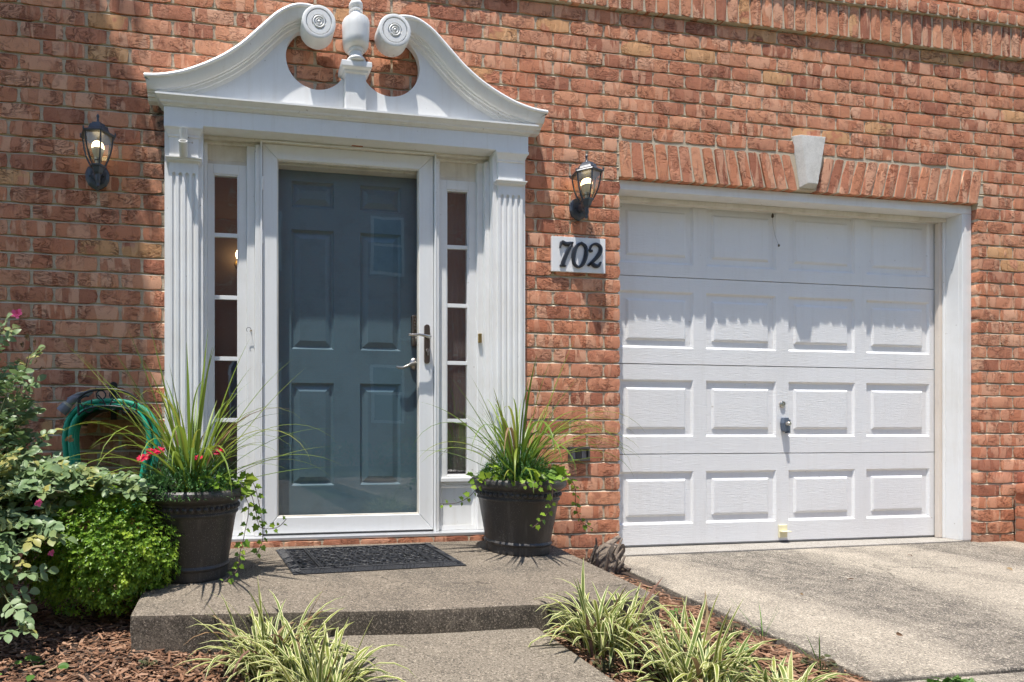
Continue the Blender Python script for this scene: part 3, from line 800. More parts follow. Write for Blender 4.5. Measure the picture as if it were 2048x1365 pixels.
part(MB().lathe([(r*0.98, uz+h*0.955) for r, h in urn_prof], (XC+0.002, -0.076, 0), 40), 'urn_finial', M['trim'], sur, smooth=35)

# ------------------------------------------------------------------ door frame, sill, sidelights, hall
fr = thing('door_frame', 'white timber door frame with recessed head, posts and metal sill', 'door frame', (0.65, 0.05, 0.0))
part(MB().box(-0.114, 1.450, 0.050, 0.16, 2.020, 2.1275), 'head', M['aged'], fr, bevel=0.002)
part(MB().box(-0.1135, 1.4495, 0.006, 0.0495, 2.1135, 2.1272), 'head_moulding', M['aged'], fr, bevel=0.002)
part(MB().box(-0.1132, 1.4492, 0.030, 0.0497, 2.098, 2.1130), 'head_moulding', M['aged'], fr, bevel=0.002)
part(MB().box(-0.170, -0.1145, -0.0395, 0.16, 0.046, 2.127), 'jamb', M['trim'], fr)
part(MB().box(1.4505, 1.520, -0.0395, 0.16, 0.046, 2.127), 'jamb', M['trim'], fr)
part(MB().box(-0.114, -0.0955, 0.022, 0.16, 0.046, 2.0975), 'jamb_moulding', M['trim'], fr, bevel=0.003)
part(MB().box(1.424, 1.4502, 0.000, 0.16, 0.046, 2.0975), 'jamb_moulding', M['trim'], fr, bevel=0.003)
part(MB().box(1.391, 1.4238, 0.026, 0.16, 0.046, 2.0975), 'jamb_moulding', M['trim'], fr, bevel=0.003)
part(MB().box(0.1085, 0.1510, 0.030, 0.16, 0.046, 2.0975), 'post', M['trim'], fr, bevel=0.003)
part(MB().box(0.1512, 0.1780, 0.010, 0.16, 0.046, 2.0975), 'post', M['trim'], fr, bevel=0.003)
part(MB().box(1.1600, 1.1745, 0.030, 0.16, 0.046, 2.0975), 'post', M['trim'], fr, bevel=0.003)
part(MB().box(1.1425, 1.1598, 0.010, 0.16, 0.046, 2.0975), 'post', M['trim'], fr, bevel=0.003)
for a, b in ((0.1782,0.1880), (1.1335,1.1422)):
    part(MB().box(a, b, 0.003, 0.05, 0.046, 2.118), 'storm_frame', M['vinyl'], fr, bevel=0.001)
part(MB().box(0.1882, 1.1333, 0.003, 0.05, 2.1145, 2.1225), 'storm_frame', M['vinyl'], fr, bevel=0.001)
part(MB().box(0.178, 1.1425, 0.012, 0.0285, 2.1228, 2.1274), 'head_seal', M['gasket'], fr)
part(MB().box(-0.112, 1.4485, -0.036, 0.16, 0.0285, 0.0455), 'sill', M['alu'], fr, bevel=0.003)

def sidelight(cx, half, xl, xr, label):
    t = thing('sidelight', label, 'window', (cx, 0.06, 0.05), 'narrow sidelights beside the door')
    g0, g1, z0, z1 = cx-half, cx+half, 0.350, 1.948
    part(MB().box(xl, g0, 0.045, 0.09, 0.300, 2.0), 'stile', M['trim'], t, bevel=0.002)
    part(MB().box(g1, xr, 0.045, 0.09, 0.300, 2.0), 'stile', M['trim'], t, bevel=0.002)
    part(MB().box(g0, g1, 0.0455, 0.09, 1.948, 2.0), 'rail', M['trim'], t, bevel=0.002)
    part(MB().box(g0, g1, 0.0455, 0.09, 0.300, 0.350), 'rail', M['trim'], t, bevel=0.002)
    part(MB().box(xl, xr, 0.032, 0.0445, 0.316, 0.338), 'ledge', M['trim'], t, bevel=0.002)
    bd = MB()
    for a in ((g0,g1,z1-0.007,z1), (g0,g1,z0,z0+0.007), (g0,g0+0.007,z0+0.0072,z1-0.0072), (g1-0.007,g1,z0+0.0072,z1-0.0072)):
        bd.box(a[0], a[1], 0.049, 0.060, a[2], a[3])
    part(bd, 'glazing_bead', M['trim'], t, bevel=0.0015)
    zs = [z0] + [0.656, 0.980, 1.302, 1.630] + [z1]
    for z in zs[1:-1]:
        part(MB().box(g0+0.007, g1-0.007, 0.052, 0.066, z-0.0105, z+0.0105), 'muntin', M['vinyl'], t, bevel=0.001)
    for a, b in zip(zs, zs[1:]):
        mb = MB(); w = rng.uniform(-0.0012, 0.0012)
        mb.add([(g0, 0.0605+w, a+0.011), (g1, 0.0605-w, a+0.011), (g1, 0.0605-w, b-0.011), (g0, 0.0605+w, b-0.011)], [(0,1,2,3)])
        part(mb, 'pane', M['pane'], t, recalc=False)
    part(MB().emboss(xl, xr, 0.0465, 0.299, 0.052, [(0.0,0.0),(0.012,0.0),(0.020,0.008),(0.030,0.008)]), 'lower_panel', M['trim'], t)
    part(MB().box(xl, xr, 0.046, 0.049, 0.0465, 0.072), 'lower_rail', M['trim'], t)
    part(MB().box(xl, xr, 0.052, 0.09, 2.0005, 2.0198), 'top_filler', M['aged'], t)
sidelight(0.0, 0.066, -0.0953, 0.1083, 'narrow five pane sidelight left of the storm door')
sidelight(1.2825, 0.066, 1.1747, 1.3908, 'narrow five pane sidelight right of the storm door')

hall = thing('hall', 'dim entrance hall behind the front door glass', 'room', (0.65, 1.0, 0.0))
mb = MB(); mb.box(-0.5, 1.9, 1.9, 2.0, 0.0, 2.6); mb.box(-0.6, -0.5, 0.17, 1.9, 0.0, 2.6); mb.box(1.9, 2.0, 0.17, 1.9, 0.0, 2.6)
part(mb, 'wall', M['hall'], hall)
part(MB().box(-0.5, 1.9, 0.17, 1.9, -0.05, 0.02), 'floor', M['wood'], hall); part(MB().box(-0.5, 1.9, 0.17, 1.9, 2.4, 2.45), 'ceiling', M['hall'], hall)
def curtain(x0, x1, label):
    mb = MB(); n = 40; vs = []; fs = []
    for j in range(2):
        for i in range(n+1):
            x = x0+(x1-x0)*i/n; vs.append((x, 0.125+0.0010*math.sin(i*1.1)+0.0005*math.sin(i*2.3), 0.3+1.75*j))
    for i in range(n): fs.append((i, i+1, i+n+2, i+n+1))
    mb.add(vs, fs); o = mb.build('sheer_curtain', M['curtain'], smooth=180)
    tag(o, label, 'curtain')
curtain(1.178, 1.388, 'brown sheer curtain behind the right sidelight')
hs = thing('hall_sconce', 'small lit sconce glowing inside the hall behind the left sidelight', 'lamp', (0.085, 1.86, 2.03))
part(MB().lathe([(0.03,1.90),(0.028,1.885),(0.001,1.88)], (0.10,0,2.02), 16, axis='y'), 'wall_plate', M['brass'], hs, smooth=40)
part(MB().tube([(0.10,1.882,2.02),(0.10,1.83,2.00),(0.10,1.80,2.03)], 0.006, 8), 'arm', M['brass'], hs, smooth=60)
part(MB().lathe([(0.004,2.03),(0.012,2.04),(0.020,2.06),(0.018,2.085),(0.008,2.11),(0.001,2.125)], (0.10,1.80,0), 14), 'bulb', m_emit('hall_bulb', (1.0,0.68,0.34), 9.0), hs, smooth=80)

# ------------------------------------------------------------------ entry door
ed = thing('entry_door', 'slate blue six panel front door behind the storm glass', 'door', (0.66, 0.12, 0.05))
dx0, dx1, dz0, dz1, dy = 0.180, 1.140, 0.047, 2.019, 0.100
panels = [(a, b, c, d) for (a, b) in ((0.352,0.588),(0.735,0.970)) for (c, d) in ((0.300,0.862),(1.046,1.698),(1.822,1.962))]
mb = MB(); mb.plate(dx0, dx1, dz0, dz1, dy, panels)
mb.add([(dx0,dy+0.04,dz0),(dx1,dy+0.04,dz0),(dx1,dy+0.04,dz1),(dx0,dy+0.04,dz1)], [(3,2,1,0)])
part(mb, 'slab', M['door'], ed, recalc=False)
for (a, b, c, d) in panels:
    part(MB().emboss(a, b, c, d, dy, [(0.0,0.0),(0.003,0.006),(0.012,0.015),(0.019,0.015),(0.047,0.003),(0.052,0.003)]), 'panel', M['door'], ed, recalc=False)
kp = part(MB().box(1.026, 1.088, 0.072, 0.0995, 1.075, 1.245), 'keypad_lock', M['bronze'], ed, bevel=0.006)
for i in range(2):
    for j in range(4):
        part(MB().lathe([(0.0058,0.0715),(0.005,0.068),(0.0005,0.067)], (1.042+i*0.016, 0, 1.222-j*0.017), 10, axis='y'), 'button', M['nickel'], kp)
part(MB().lathe([(0.019,0.072),(0.018,0.058),(0.010,0.055),(0.001,0.0545)], (1.057,0,1.118), 20, axis='y'), 'thumb_turn', M['nickel'], kp, smooth=40)
lv = part(MB().lathe([(0.034,0.0995),(0.034,0.090),(0.028,0.084),(0.014,0.080),(0.012,0.062),(0.001,0.060)], (1.052,0,0.975), 28, axis='y'), 'lever_rose', M['nickel'], ed, smooth=40)
part(MB().tube([(1.052,0.064,0.975),(1.018,0.060,0.972),(0.993,0.058,0.958),(0.968,0.058,0.948),(0.946,0.06,0.949),(0.933,0.062,0.955)], [0.010,0.009,0.008,0.008,0.008,0.006], 10), 'lever', M['nickel'], lv, smooth=60)

# ------------------------------------------------------------------ storm door
sd = thing('storm_door', 'white full view storm door with bronze handle plate', 'door', (0.66, 0.03, 0.05))
sx0, sx1, sz0, sz1, sy = 0.1905, 1.1310, 0.056, 2.1125, 0.020
gx0, gx1, gz0, gz1 = 0.268, 1.050, 0.143, 2.036
for nm, pts in (('stile', [(sx0,sz0),(gx0,gz0),(gx0,gz1),(sx0,sz1)]), ('stile', [(sx1,sz0),(sx1,sz1),(gx1,gz1),(gx1,gz0)]),
                ('rail', [(sx0+0.0006,sz1),(gx0+0.0006,gz1),(gx1-0.0006,gz1),(sx1-0.0006,sz1)]), ('rail', [(sx0+0.0006,sz0),(sx1-0.0006,sz0),(gx1-0.0006,gz0),(gx0+0.0006,gz0)])):
    part(MB().prism(pts, sy, 0.058), nm, M['vinyl'], sd, bevel=0.0035)
bd = MB()
for a in ((gx0,gx1,gz1-0.006,gz1), (gx0,gx1,gz0,gz0+0.006), (gx0,gx0+0.006,gz0+0.0062,gz1-0.0062), (gx1-0.006,gx1,gz0+0.0062,gz1-0.0062)):
    bd.box(a[0], a[1], 0.026, 0.045, a[2], a[3])
part(bd, 'glazing_bead', M['aged'], sd)
mb = MB(); mb.add([(gx0+0.003,0.037,gz0+0.003),(gx1-0.003,0.037,gz0+0.003),(gx1-0.003,0.037,gz1-0.003),(gx0+0.003,0.037,gz1-0.003)], [(0,1,2,3)])
part(mb, 'glass_pane', M['glass'], sd, recalc=False)
for z in (1.90, 1.62, 0.92, 0.45, 0.17):
    part(MB().lathe([(0.0052, z-0.035),(0.0052, z+0.035)], (0.1892, 0.016, 0), 10), 'hinge', M['vinyl'], sd, smooth=40)
pl = part(MB().prism(arc(1.092,1.168,0.0165,0,180,10) + arc(1.092,0.985,0.0165,180,360,10), 0.012, 0.0195), 'handle_plate', M['bronze'], sd, bevel=0.002)
part(MB().tube([(1.094,0.008,1.112),(1.096,-0.018,1.112),(1.082,-0.034,1.110),(1.055,-0.038,1.113),(1.030,-0.038,1.119),(1.005,-0.038,1.116),(0.985,-0.036,1.115),(0.972,-0.034,1.119)], [0.010,0.0095,0.0095,0.008,0.0065,0.007,0.007,0.005], 10), 'handle', M['nickel'], pl, smooth=60)
part(MB().lathe([(0.010,0.0125),(0.010,0.004),(0.008,0.001),(0.001,0.0005)], (1.092,0,1.040), 18, axis='y'), 'keyhole', M['nickel'], pl, smooth=40)
part(MB().box(1.0885, 1.0955, -0.002, 0.004, 1.012, 1.036), 'key_tab', M['nickel'], pl, bevel=0.001)
part(MB().box(0.192, 1.1295, 0.030, 0.050, 0.0465, 0.0555), 'bottom_sweep', M['gasket'], sd)

# small fittings
db = tag(MB().box(1.392, 1.410, 0.010, 0.0255, 1.092, 1.142).build('doorbell', M['brass'], bevel=0.002), 'small brass doorbell on the frame right of the sidelight', 'doorbell')
hk = thing('cup_hook', 'small wire hook on the frame left of the storm door', 'hook', (0.125, 0.028, 1.13))
part(MB().tube([(0.130,0.030,1.128),(0.130,0.012,1.128)] + [(0.130-0.012+0.012*math.cos(R(a)), 0.010, 1.128+0.012*math.sin(R(a))) for a in range(0, 260, 26)], 0.0014, 6), 'wire', M['iron'], hk)
part(MB().lathe([(0.004,0.0295),(0.004,0.026),(0.001,0.0255)], (0.130,0,1.128), 10, axis='y'), 'screw_collar', M['brass'], hk)

fb = thing('flag_bracket', 'white two socket flag pole bracket on the left pilaster', 'flag bracket', (-0.206, -0.06, 2.03))
fbp = part(MB().prism([(-0.236,2.072),(-0.178,2.070),(-0.196,1.986),(-0.204,1.976),(-0.214,1.976),(-0.222,1.986)], -0.0605, -0.0562), 'bracket_plate', M['pvc'], fb, bevel=0.001)
def socket(p0, p1, r):
    mb = MB(); n = 20; a = Vector(p1)-Vector(p0); q = a.to_track_quat('Z','Y'); L = a.length
    m2 = MB().lathe([(r,0),(r,L),(r-0.003,L),(r-0.003,0.01),(0.001,0.01)], (0,0,0), n)
    mb.add([tuple(q @ Vector(v) + Vector(p0)) for v in m2.v], m2.f); return mb
part(socket((-0.207,-0.070,2.030), (-0.207,-0.094,2.098), 0.0195), 'socket', M['pvc'], fb, smooth=40)
part(socket((-0.209,-0.066,1.975), (-0.209,-0.116,2.026), 0.0215), 'socket', M['pvc'], fb, smooth=40)
part(MB().tube([(-0.19,-0.085,2.034),(-0.168,-0.088,2.034)], 0.0018, 6).lathe([(0.004,0),(0.005,0.003),(0.004,0.006)], (-0.166,-0.088,2.031), 8), 'wing_screw', M['nickel'], fb)
for x, z in ((-0.226,2.072), (-0.186,2.072), (-0.207,1.997)):
    part(MB().lathe([(0.004,-0.0606),(0.003,-0.0625),(0.0004,-0.063)], (x,0,z), 10, axis='y'), 'screw', M['nickel'], fbp)

# ------------------------------------------------------------------ wall lanterns
def hexring(r, z, cx, cy, rot): return [(cx+r*math.cos(rot+k*math.pi/3), cy+r*math.sin(rot+k*math.pi/3), z) for k in range(6)]
def lantern(cx, px, dz, label, rot):
    cy = -0.100
    t = thing('wall_lantern', label, 'lantern', (px, 0, 1.86+dz), 'lit lanterns on the brick wall')
    P = lambda mb, nm, mat, par=t, **k: part(mb, nm, mat, par, **k)
    z = lambda v: v + dz
    pr_ = [(-0.057,1.885),(-0.045,1.912),(-0.020,1.924),(0.020,1.924),(0.045,1.912),(0.057,1.885),(0.056,1.850),(0.042,1.822),(0.0,1.797),(-0.042,1.822),(-0.056,1.850)]
    pr_ = [(px+a, z(b)) for a, b in pr_]
    pl = MB(); c = (px, z(1.862)); n = len(pr_)
    vs = [(x, -0.0035, zz) for x, zz in pr_] + [(x, -0.012, zz) for x, zz in pr_] + [(c[0]+(x-c[0])*0.80, -0.022, c[1]+(zz-c[1])*0.80) for x, zz in pr_] + [(c[0]+(x-c[0])*0.55, -0.026, c[1]+(zz-c[1])*0.55) for x, zz in pr_]
    fs = []
    for j in range(3): fs += [(j*n+i, j*n+(i+1)%n, (j+1)*n+(i+1)%n, (j+1)*n+i) for i in range(n)]
    fs += [tuple(range(n-1,-1,-1)), tuple(range(3*n, 4*n))]
    pl.add(vs, fs); plo = P(pl, 'backplate', M['lantern'])
    for sx in (-0.033, 0.033):
        P(MB().lathe([(0.005,-0.0205),(0.005,-0.026),(0.001,-0.0265)], (px+sx,0,z(1.862)), 10, axis='y'), 'screw', M['iron'], plo)
    P(MB().tube([(px,-0.024,z(1.862)),(px+(cx-px)*0.3,-0.055,z(1.850)),(px+(cx-px)*0.7,-0.085,z(1.825)),(cx,-0.098,z(1.815)),(cx,cy,z(1.835)),(cx,cy,z(1.85))], [0.024,0.016,0.012,0.012,0.012,0.013], 10), 'arm', M['lantern'], smooth=50)
    P(MB().lathe([(0.001,1.778),(0.007,1.780),(0.009,1.787),(0.006,1.793),(0.008,1.800),(0.012,1.806),(0.012,1.818)], (cx,cy,dz), 12), 'drop_knob', M['lantern'], smooth=50)
    P(MB().lathe([(0.013,1.838),(0.022,1.846),(0.030,1.868),(0.037,1.873),(0.038,1.879),(0.034,1.880)], (cx,cy,dz), 6, rot), 'collar', M['lantern'])
    lv = [(0.0335,1.880),(0.047,1.905),(0.058,1.935),(0.0655,1.968),(0.070,2.000),(0.0715,2.017)]
    for k in range(6):
        mb = MB(); n = len(lv)
        a0, a1 = rot+k*math.pi/3, rot+(k+1)*math.pi/3
        for r, h in lv: mb.v += [(cx+r*math.cos(a0), cy+r*math.sin(a0), z(h)), (cx+r*math.cos(a1), cy+r*math.sin(a1), z(h))]
        mb.f += [(2*i, 2*i+1, 2*i+3, 2*i+2) for i in range(n-1)]
        P(mb, 'glass_panel', M['lampglass'], smooth=180)
        P(MB().tube([(cx+(r+0.001)*math.cos(a0), cy+(r+0.001)*math.sin(a0), z(h)) for r, h in lv], 0.0042, 6), 'rib', M['lantern'])
    rf = P(MB().lathe([(0.070,2.014),(0.084,2.017),(0.086,2.022),(0.083,2.027),(0.066,2.033),(0.056,2.043),(0.050,2.056),(0.047,2.066),(0.040,2.0685),(0.036,2.070),(0.034,2.079),(0.024,2.084),(0.010,2.086)], (cx,cy,dz), 6, rot), 'roof', M['lantern'])
    P(MB().lathe([(0.012,2.084),(0.008,2.090),(0.0055,2.100),(0.0045,2.112),(0.0065,2.116),(0.0075,2.122),(0.005,2.127),(0.0015,2.133)], (cx,cy,dz), 12), 'finial', M['lantern'], rf, smooth=50)
    for k in range(6):
        a = rot+k*math.pi/3; x, y = cx+0.084*math.cos(a), cy+0.084*math.sin(a)
        P(MB().lathe([(0.004,2.022),(0.003,2.030),(0.0045,2.034),(0.001,2.040)], (x,y,dz), 8), 'corner_knob', M['lantern'], rf)
    P(MB().lathe([(0.014,1.880),(0.014,1.902),(0.019,1.905),(0.019,1.915),(0.015,1.917)], (cx,cy,dz), 16), 'bulb_socket', M['nickel'], smooth=40)
    bb = P(MB().lathe([(0.014,1.915),(0.019,1.925),(0.026,1.945),(0.0285,1.956),(0.0285,1.960)], (cx,cy,dz), 20), 'bulb_base', M['bulbbase'], smooth=50)
    P(MB().lathe([(0.0280,1.9605),(0.0292,1.968),(0.0285,1.978),(0.0245,1.988),(0.017,1.995),(0.008,1.9985),(0.0008,1.999)], (cx,cy,dz), 20), 'bulb_globe', M['bulb'], bb, smooth=80)
lantern(-0.612, -0.634, 0.0, 'black lantern with lit bulb on shaded brick left of the door', R(-8))
lantern(1.970, 1.985, -0.004, 'black lantern with lit bulb above the house number plaque', R(18))

# ------------------------------------------------------------------ house number
pq = thing('house_number_plaque', 'white house number plaque reading 702 between door and garage', 'plaque', (1.979, -0.01, 1.5))
part(MB().box(1.814, 2.145, -0.0185, -0.0045, 1.499, 1.697), 'plaque_board', M['plaque'], pq, bevel=0.002)
def stroke(pts, widths, y0, y1, closed=False):
    """variable-width ribbon with a bevelled face"""
    pts = [Vector(p) for p in pts]; n = len(pts); L, Rr = [], []
    for i in range(n):
        a = pts[(i-1)%n] if (closed or i) else pts[i]; b = pts[(i+1)%n] if (closed or i < n-1) else pts[i]
        t = (b-a).normalized(); nn = Vector((-t.y, t.x)); L.append(pts[i]+nn*widths[i]); Rr.append(pts[i]-nn*widths[i])
    mb = MB(); vs = []
    for i in range(n):
        m = (L[i]+Rr[i])/2
        for p, y in ((L[i], y1), (L[i], y0+0.0025), (m+(L[i]-m)*0.55, y0), (m+(Rr[i]-m)*0.55, y0), (Rr[i], y0+0.0025), (Rr[i], y1)): vs.append((p.x, y, p.y))
    fs = []
    for i in range(n if closed else n-1):
        j = (i+1)%n
        for k in range(5): fs.append((i*6+k, i*6+k+1, j*6+k+1, j*6+k))
    if not closed: fs += [tuple(range(6)), tuple(range(n*6-1, (n-1)*6-1, -1))]
    mb.add(vs, fs); return mb
def glyph(ox, oz, hgt, wid, sl, strokes, name):
    root = None
    for st in strokes:
        pts, ws, closed = st
        P = smooth_curve([(*p, w) for p, w in zip(pts, ws)] + ([(*pts[0], ws[0])] if closed else []), 5)
        if closed: P = P[:-1]
        m = stroke([(ox + x*wid + sl*y*hgt, oz + y*hgt) for x, y, w in P], [w for x, y, w in P], -0.029, -0.0187, closed)
        o = part(m, name if root is None else 'stroke', M['black'], pq if root is None else root, smooth=30)
        if root is None: root = o; o['label'] = 'black bevelled digit'
    return root
glyph(1.847, 1.527, 0.137, 0.078, 0.12, [([(0.02,0.76),(0.06,0.93),(0.14,1.0),(0.45,0.93),(0.80,0.96),(0.98,1.0)], [0.004,0.007,0.009,0.011,0.010,0.004], False),
    ([(0.92,0.97),(0.72,0.72),(0.52,0.44),(0.40,0.20),(0.36,0.03)], [0.006,0.010,0.011,0.012,0.013], False), ([(0.16,0.02),(0.38,0.04),(0.60,0.01)], [0.005,0.007,0.004], False)], 'digit_seven')
glyph(1.934, 1.527, 0.138, 0.080, 0.13, [([(0.50,0.99),(0.86,0.84),(0.96,0.50),(0.80,0.14),(0.48,0.01),(0.12,0.16),(0.02,0.50),(0.16,0.85)], [0.007,0.009,0.012,0.010,0.007,0.009,0.012,0.010], True)], 'digit_zero')
glyph(2.026, 1.532, 0.131, 0.082, 0.12, [([(0.26,0.70),(0.14,0.68),(0.08,0.78),(0.22,0.95),(0.52,1.0),(0.84,0.88),(0.88,0.66),(0.66,0.42),(0.36,0.22),(0.10,0.06)], [0.007,0.007,0.006,0.006,0.007,0.010,0.012,0.011,0.009,0.007], False),
    ([(0.06,0.05),(0.30,0.15),(0.60,0.05),(0.86,0.06),(1.0,0.22)], [0.005,0.010,0.011,0.009,0.004], False)], 'digit_two')

# ------------------------------------------------------------------ garage door and its frame
gf = thing('garage_frame', 'white trim and stop mouldings framing the garage opening', 'door frame', (3.5, 0.08, -0.11))
part(MB().box(2.2500, 4.8012, 0.030, 0.165, 2.010, 2.0655), 'head_casing', M['trim'], gf, bevel=0.003)
part(MB().box(2.2635, 4.7285, 0.112, 0.150, 1.984, 2.0098), 'head_stop', M['aged'], gf, bevel=0.004)
part(MB().box(4.7290, 4.8010, 0.0305, 0.165, -0.112, 2.0098), 'side_casing', M['trim'], gf, bevel=0.003)
part(MB().box(4.7275, 4.7289, 0.050, 0.1245, -0.112, 2.0096), 'reveal_board', M['trim'], gf)
part(MB().box(4.686, 4.7272, 0.1250, 0.1500, -0.112, 1.9838), 'side_stop', M['stop'], gf, bevel=0.004)
part(MB().box(4.7095, 4.7273, 0.114, 0.1248, -0.112, 1.9838), 'side_stop', M['trim'], gf, bevel=0.003)
part(MB().box(2.2500, 2.2625, 0.100, 0.165, -0.112, 2.0098), 'side_casing', M['trim'], gf, bevel=0.003)
gd = thing('garage_door', 'white sectional garage door with sixteen raised panels', 'garage door', (3.5, 0.17, -0.11))
GY = 0.155; gxs = [(2.366,2.873),(2.961,3.468),(3.559,4.064),(4.153,4.656)]
secs = [(-0.100,0.4558,(0.024,0.350)),(0.4582,1.0088,(0.562,0.914)),(1.0112,1.5468,(1.109,1.458)),(1.5492,2.085,(1.627,2.000))]
for si, (a, b, (pa, pb)) in enumerate(secs):
    mb = MB(); holes = [(x0, x1, pa, pb) for x0, x1 in gxs]
    mb.plate(2.264, 4.708, a+0.0016, b-0.0016, GY, holes)
    mb.add([(2.264,GY,a+0.0016),(4.708,GY,a+0.0016),(4.708,GY+0.012,a),(2.264,GY+0.012,a)], [(3,2,1,0)])
    mb.add([(2.264,GY,b-0.0016),(4.708,GY,b-0.0016),(4.708,GY+0.012,b),(2.264,GY+0.012,b)], [(0,1,2,3)])
    s_ = part(mb, 'section', M['garage'], gd, recalc=False)
    for x0, x1 in gxs:
        part(MB().emboss(x0, x1, pa, pb, GY, [(0.0,0.0),(0.004,0.003),(0.010,0.010),(0.014,0.0115),(0.048,0.0105),(0.053,0.006),(0.060,0.0025),(0.064,0.002)]), 'panel', M['garage'], s_, recalc=False)
part(MB().box(2.264, 4.708, GY+0.013, GY+0.03, -0.10, 2.085), 'backing', M['gasket'], gd)
part(MB().tube([(2.30,GY+0.008,-0.105),(4.70,GY+0.008,-0.105)], 0.0095, 8), 'bottom_seal', M['gasket'], gd)
part(MB().lathe([(0.021,GY),(0.021,GY-0.006),(0.017,GY-0.010),(0.012,GY-0.010),(0.011,GY-0.006),(0.006,GY-0.007),(0.001,GY-0.007)], (3.510,0,0.770), 24, axis='y'), 'lock_cylinder', M['nickel'], gd, smooth=35)
lb = part(MB().prism([(3.500,0.600),(3.514,0.592),(3.528,0.600),(3.534,0.650),(3.530,0.684),(3.500,0.684),(3.493,0.650)], GY-0.030, GY-0.0005), 'key_box', M['steelgrey'], gd, bevel=0.004)
part(MB().lathe([(0.013,GY-0.0305),(0.013,GY-0.046),(0.010,GY-0.050),(0.001,GY-0.050)], (3.514,0,0.645), 16, axis='y'), 'knob', M['nickel'], lb, smooth=40)
part(MB().box(3.530, 3.545, GY-0.026, GY-0.001, 0.585, 0.672), 'side_bar', M['steelgrey'], lb, bevel=0.002)
bk = part(MB().box(3.482, 3.540, GY-0.010, GY-0.0005, -0.080, 0.000), 'pull_bracket', M['cream'], gd, bevel=0.002); bk['label'] = 'cream plastic pull at the foot of the garage door'
part(MB().box(3.480, 3.544, GY-0.036, GY-0.0105, -0.042, -0.037), 'pull_lip', M['cream'], bk, bevel=0.001)
sw = thing('cobweb_strand', 'dark dangling strand with a speck at the garage door top', 'cobweb', (3.43, 0.15, 1.98))
part(MB().tube([(3.431,0.147,1.978),(3.434,0.146,1.90),(3.450,0.146,1.84),(3.474,0.145,1.78)], 0.0006, 4), 'strand', M['bark'], sw)
part(MB().lathe([(0.001,1.95),(0.007,1.958),(0.006,1.972),(0.001,1.982)], (3.431,0.146,0), 7).lathe([(0.001,1.770),(0.006,1.774),(0.004,1.784),(0.001,1.788)], (3.476,0.145,0), 7), 'debris', M['bark'], sw)

# ------------------------------------------------------------------ plants: shared leaf builders
def basis(d, up=Vector((0,0,1))):
    d = Vector(d).normalized(); s = d.cross(up)
    if s.length < 1e-4: s = d.orthogonal()
    s.normalize(); return d, s, s.cross(d).normalized()

def blade_pts(base, az, length, lift, droop, segs=9, curl=0.0):
    """centre line of a strap leaf: starts at elevation `lift`, bends down by `droop` radians over its length"""
    p = Vector(base); out = [p.copy()]; el = lift; a = az
    for i in range(segs):
        t = (i+0.5)/segs
        d = Vector((math.cos(a)*math.cos(el), math.sin(a)*math.cos(el), math.sin(el)))
        p = p + d*(length/segs); out.append(p.copy())
        el -= droop*(0.25+1.5*t)/segs; a += curl/segs
    return out

def blade_mesh(name, pts, width, mat, fold=0.25, tip=0.5):
    vs, fs, ac, al = [], [], [], []
    n = len(pts)
    for i, p in enumerate(pts):
        t = i/(n-1)
        d = (pts[min(i+1,n-1)]-pts[max(i-1,0)])
        d, s, u = basis(d)
        w = width*0.5*min(1, 0.55+1.8*t)*(1 if t < tip else max(0.04, 1-((t-tip)/(1-tip))**1.6))
        vs += [tuple(p - s*w + u*w*fold), tuple(p), tuple(p + s*w + u*w*fold)]; ac += [-1, 0, 1]; al += [t]*3
    for i in range(n-1):
        fs += [(3*i, 3*i+1, 3*i+4, 3*i+3), (3*i+1, 3*i+2, 3*i+5, 3*i+4)]
    mb = MB(); mb.add(vs, fs); mb.a['across'] = ('POINT', ac); mb.a['along'] = ('POINT', al)
    return mb.mesh(name, mat, 180)

def leaf_geo(L, w, fold=0.2, bend=0.15):
    """oval leaf along +Y from the origin, 8 quads"""
    rows = [(0.0,0.10),(0.22,0.78),(0.5,1.0),(0.78,0.72),(1.0,0.05)]
    vs, fs = [], []
    for t, k in rows:
        z = -bend*L*t*t
        vs += [(-w/2*k, L*t, z+fold*w/2*k), (0, L*t, z), (w/2*k, L*t, z+fold*w/2*k)]
    for i in range(len(rows)-1): fs += [(3*i,3*i+1,3*i+4,3*i+3), (3*i+1,3*i+2,3*i+5,3*i+4)]
    return vs, fs

def obj_at(name, me, parent, mx, inv):
    o = bpy.data.objects.new(name, me); COL.objects.link(o); o.parent = parent; o.matrix_parent_inverse = inv
    o.matrix_basis = mx; return o

def frame_mx(p, d, n, roll=0.0, s=1.0):
    """matrix with +Y along d and +Z near n"""
    y = Vector(d).normalized(); x = y.cross(Vector(n))
    if x.length < 1e-4: x = y.orthogonal()
    x.normalize(); z = x.cross(y)
    m = Matrix((x, y, z)).transposed().to_4x4()
    return Matrix.Translation(p) @ m @ Matrix.Rotation(roll, 4, 'Y') @ Matrix.Scale(s, 4)

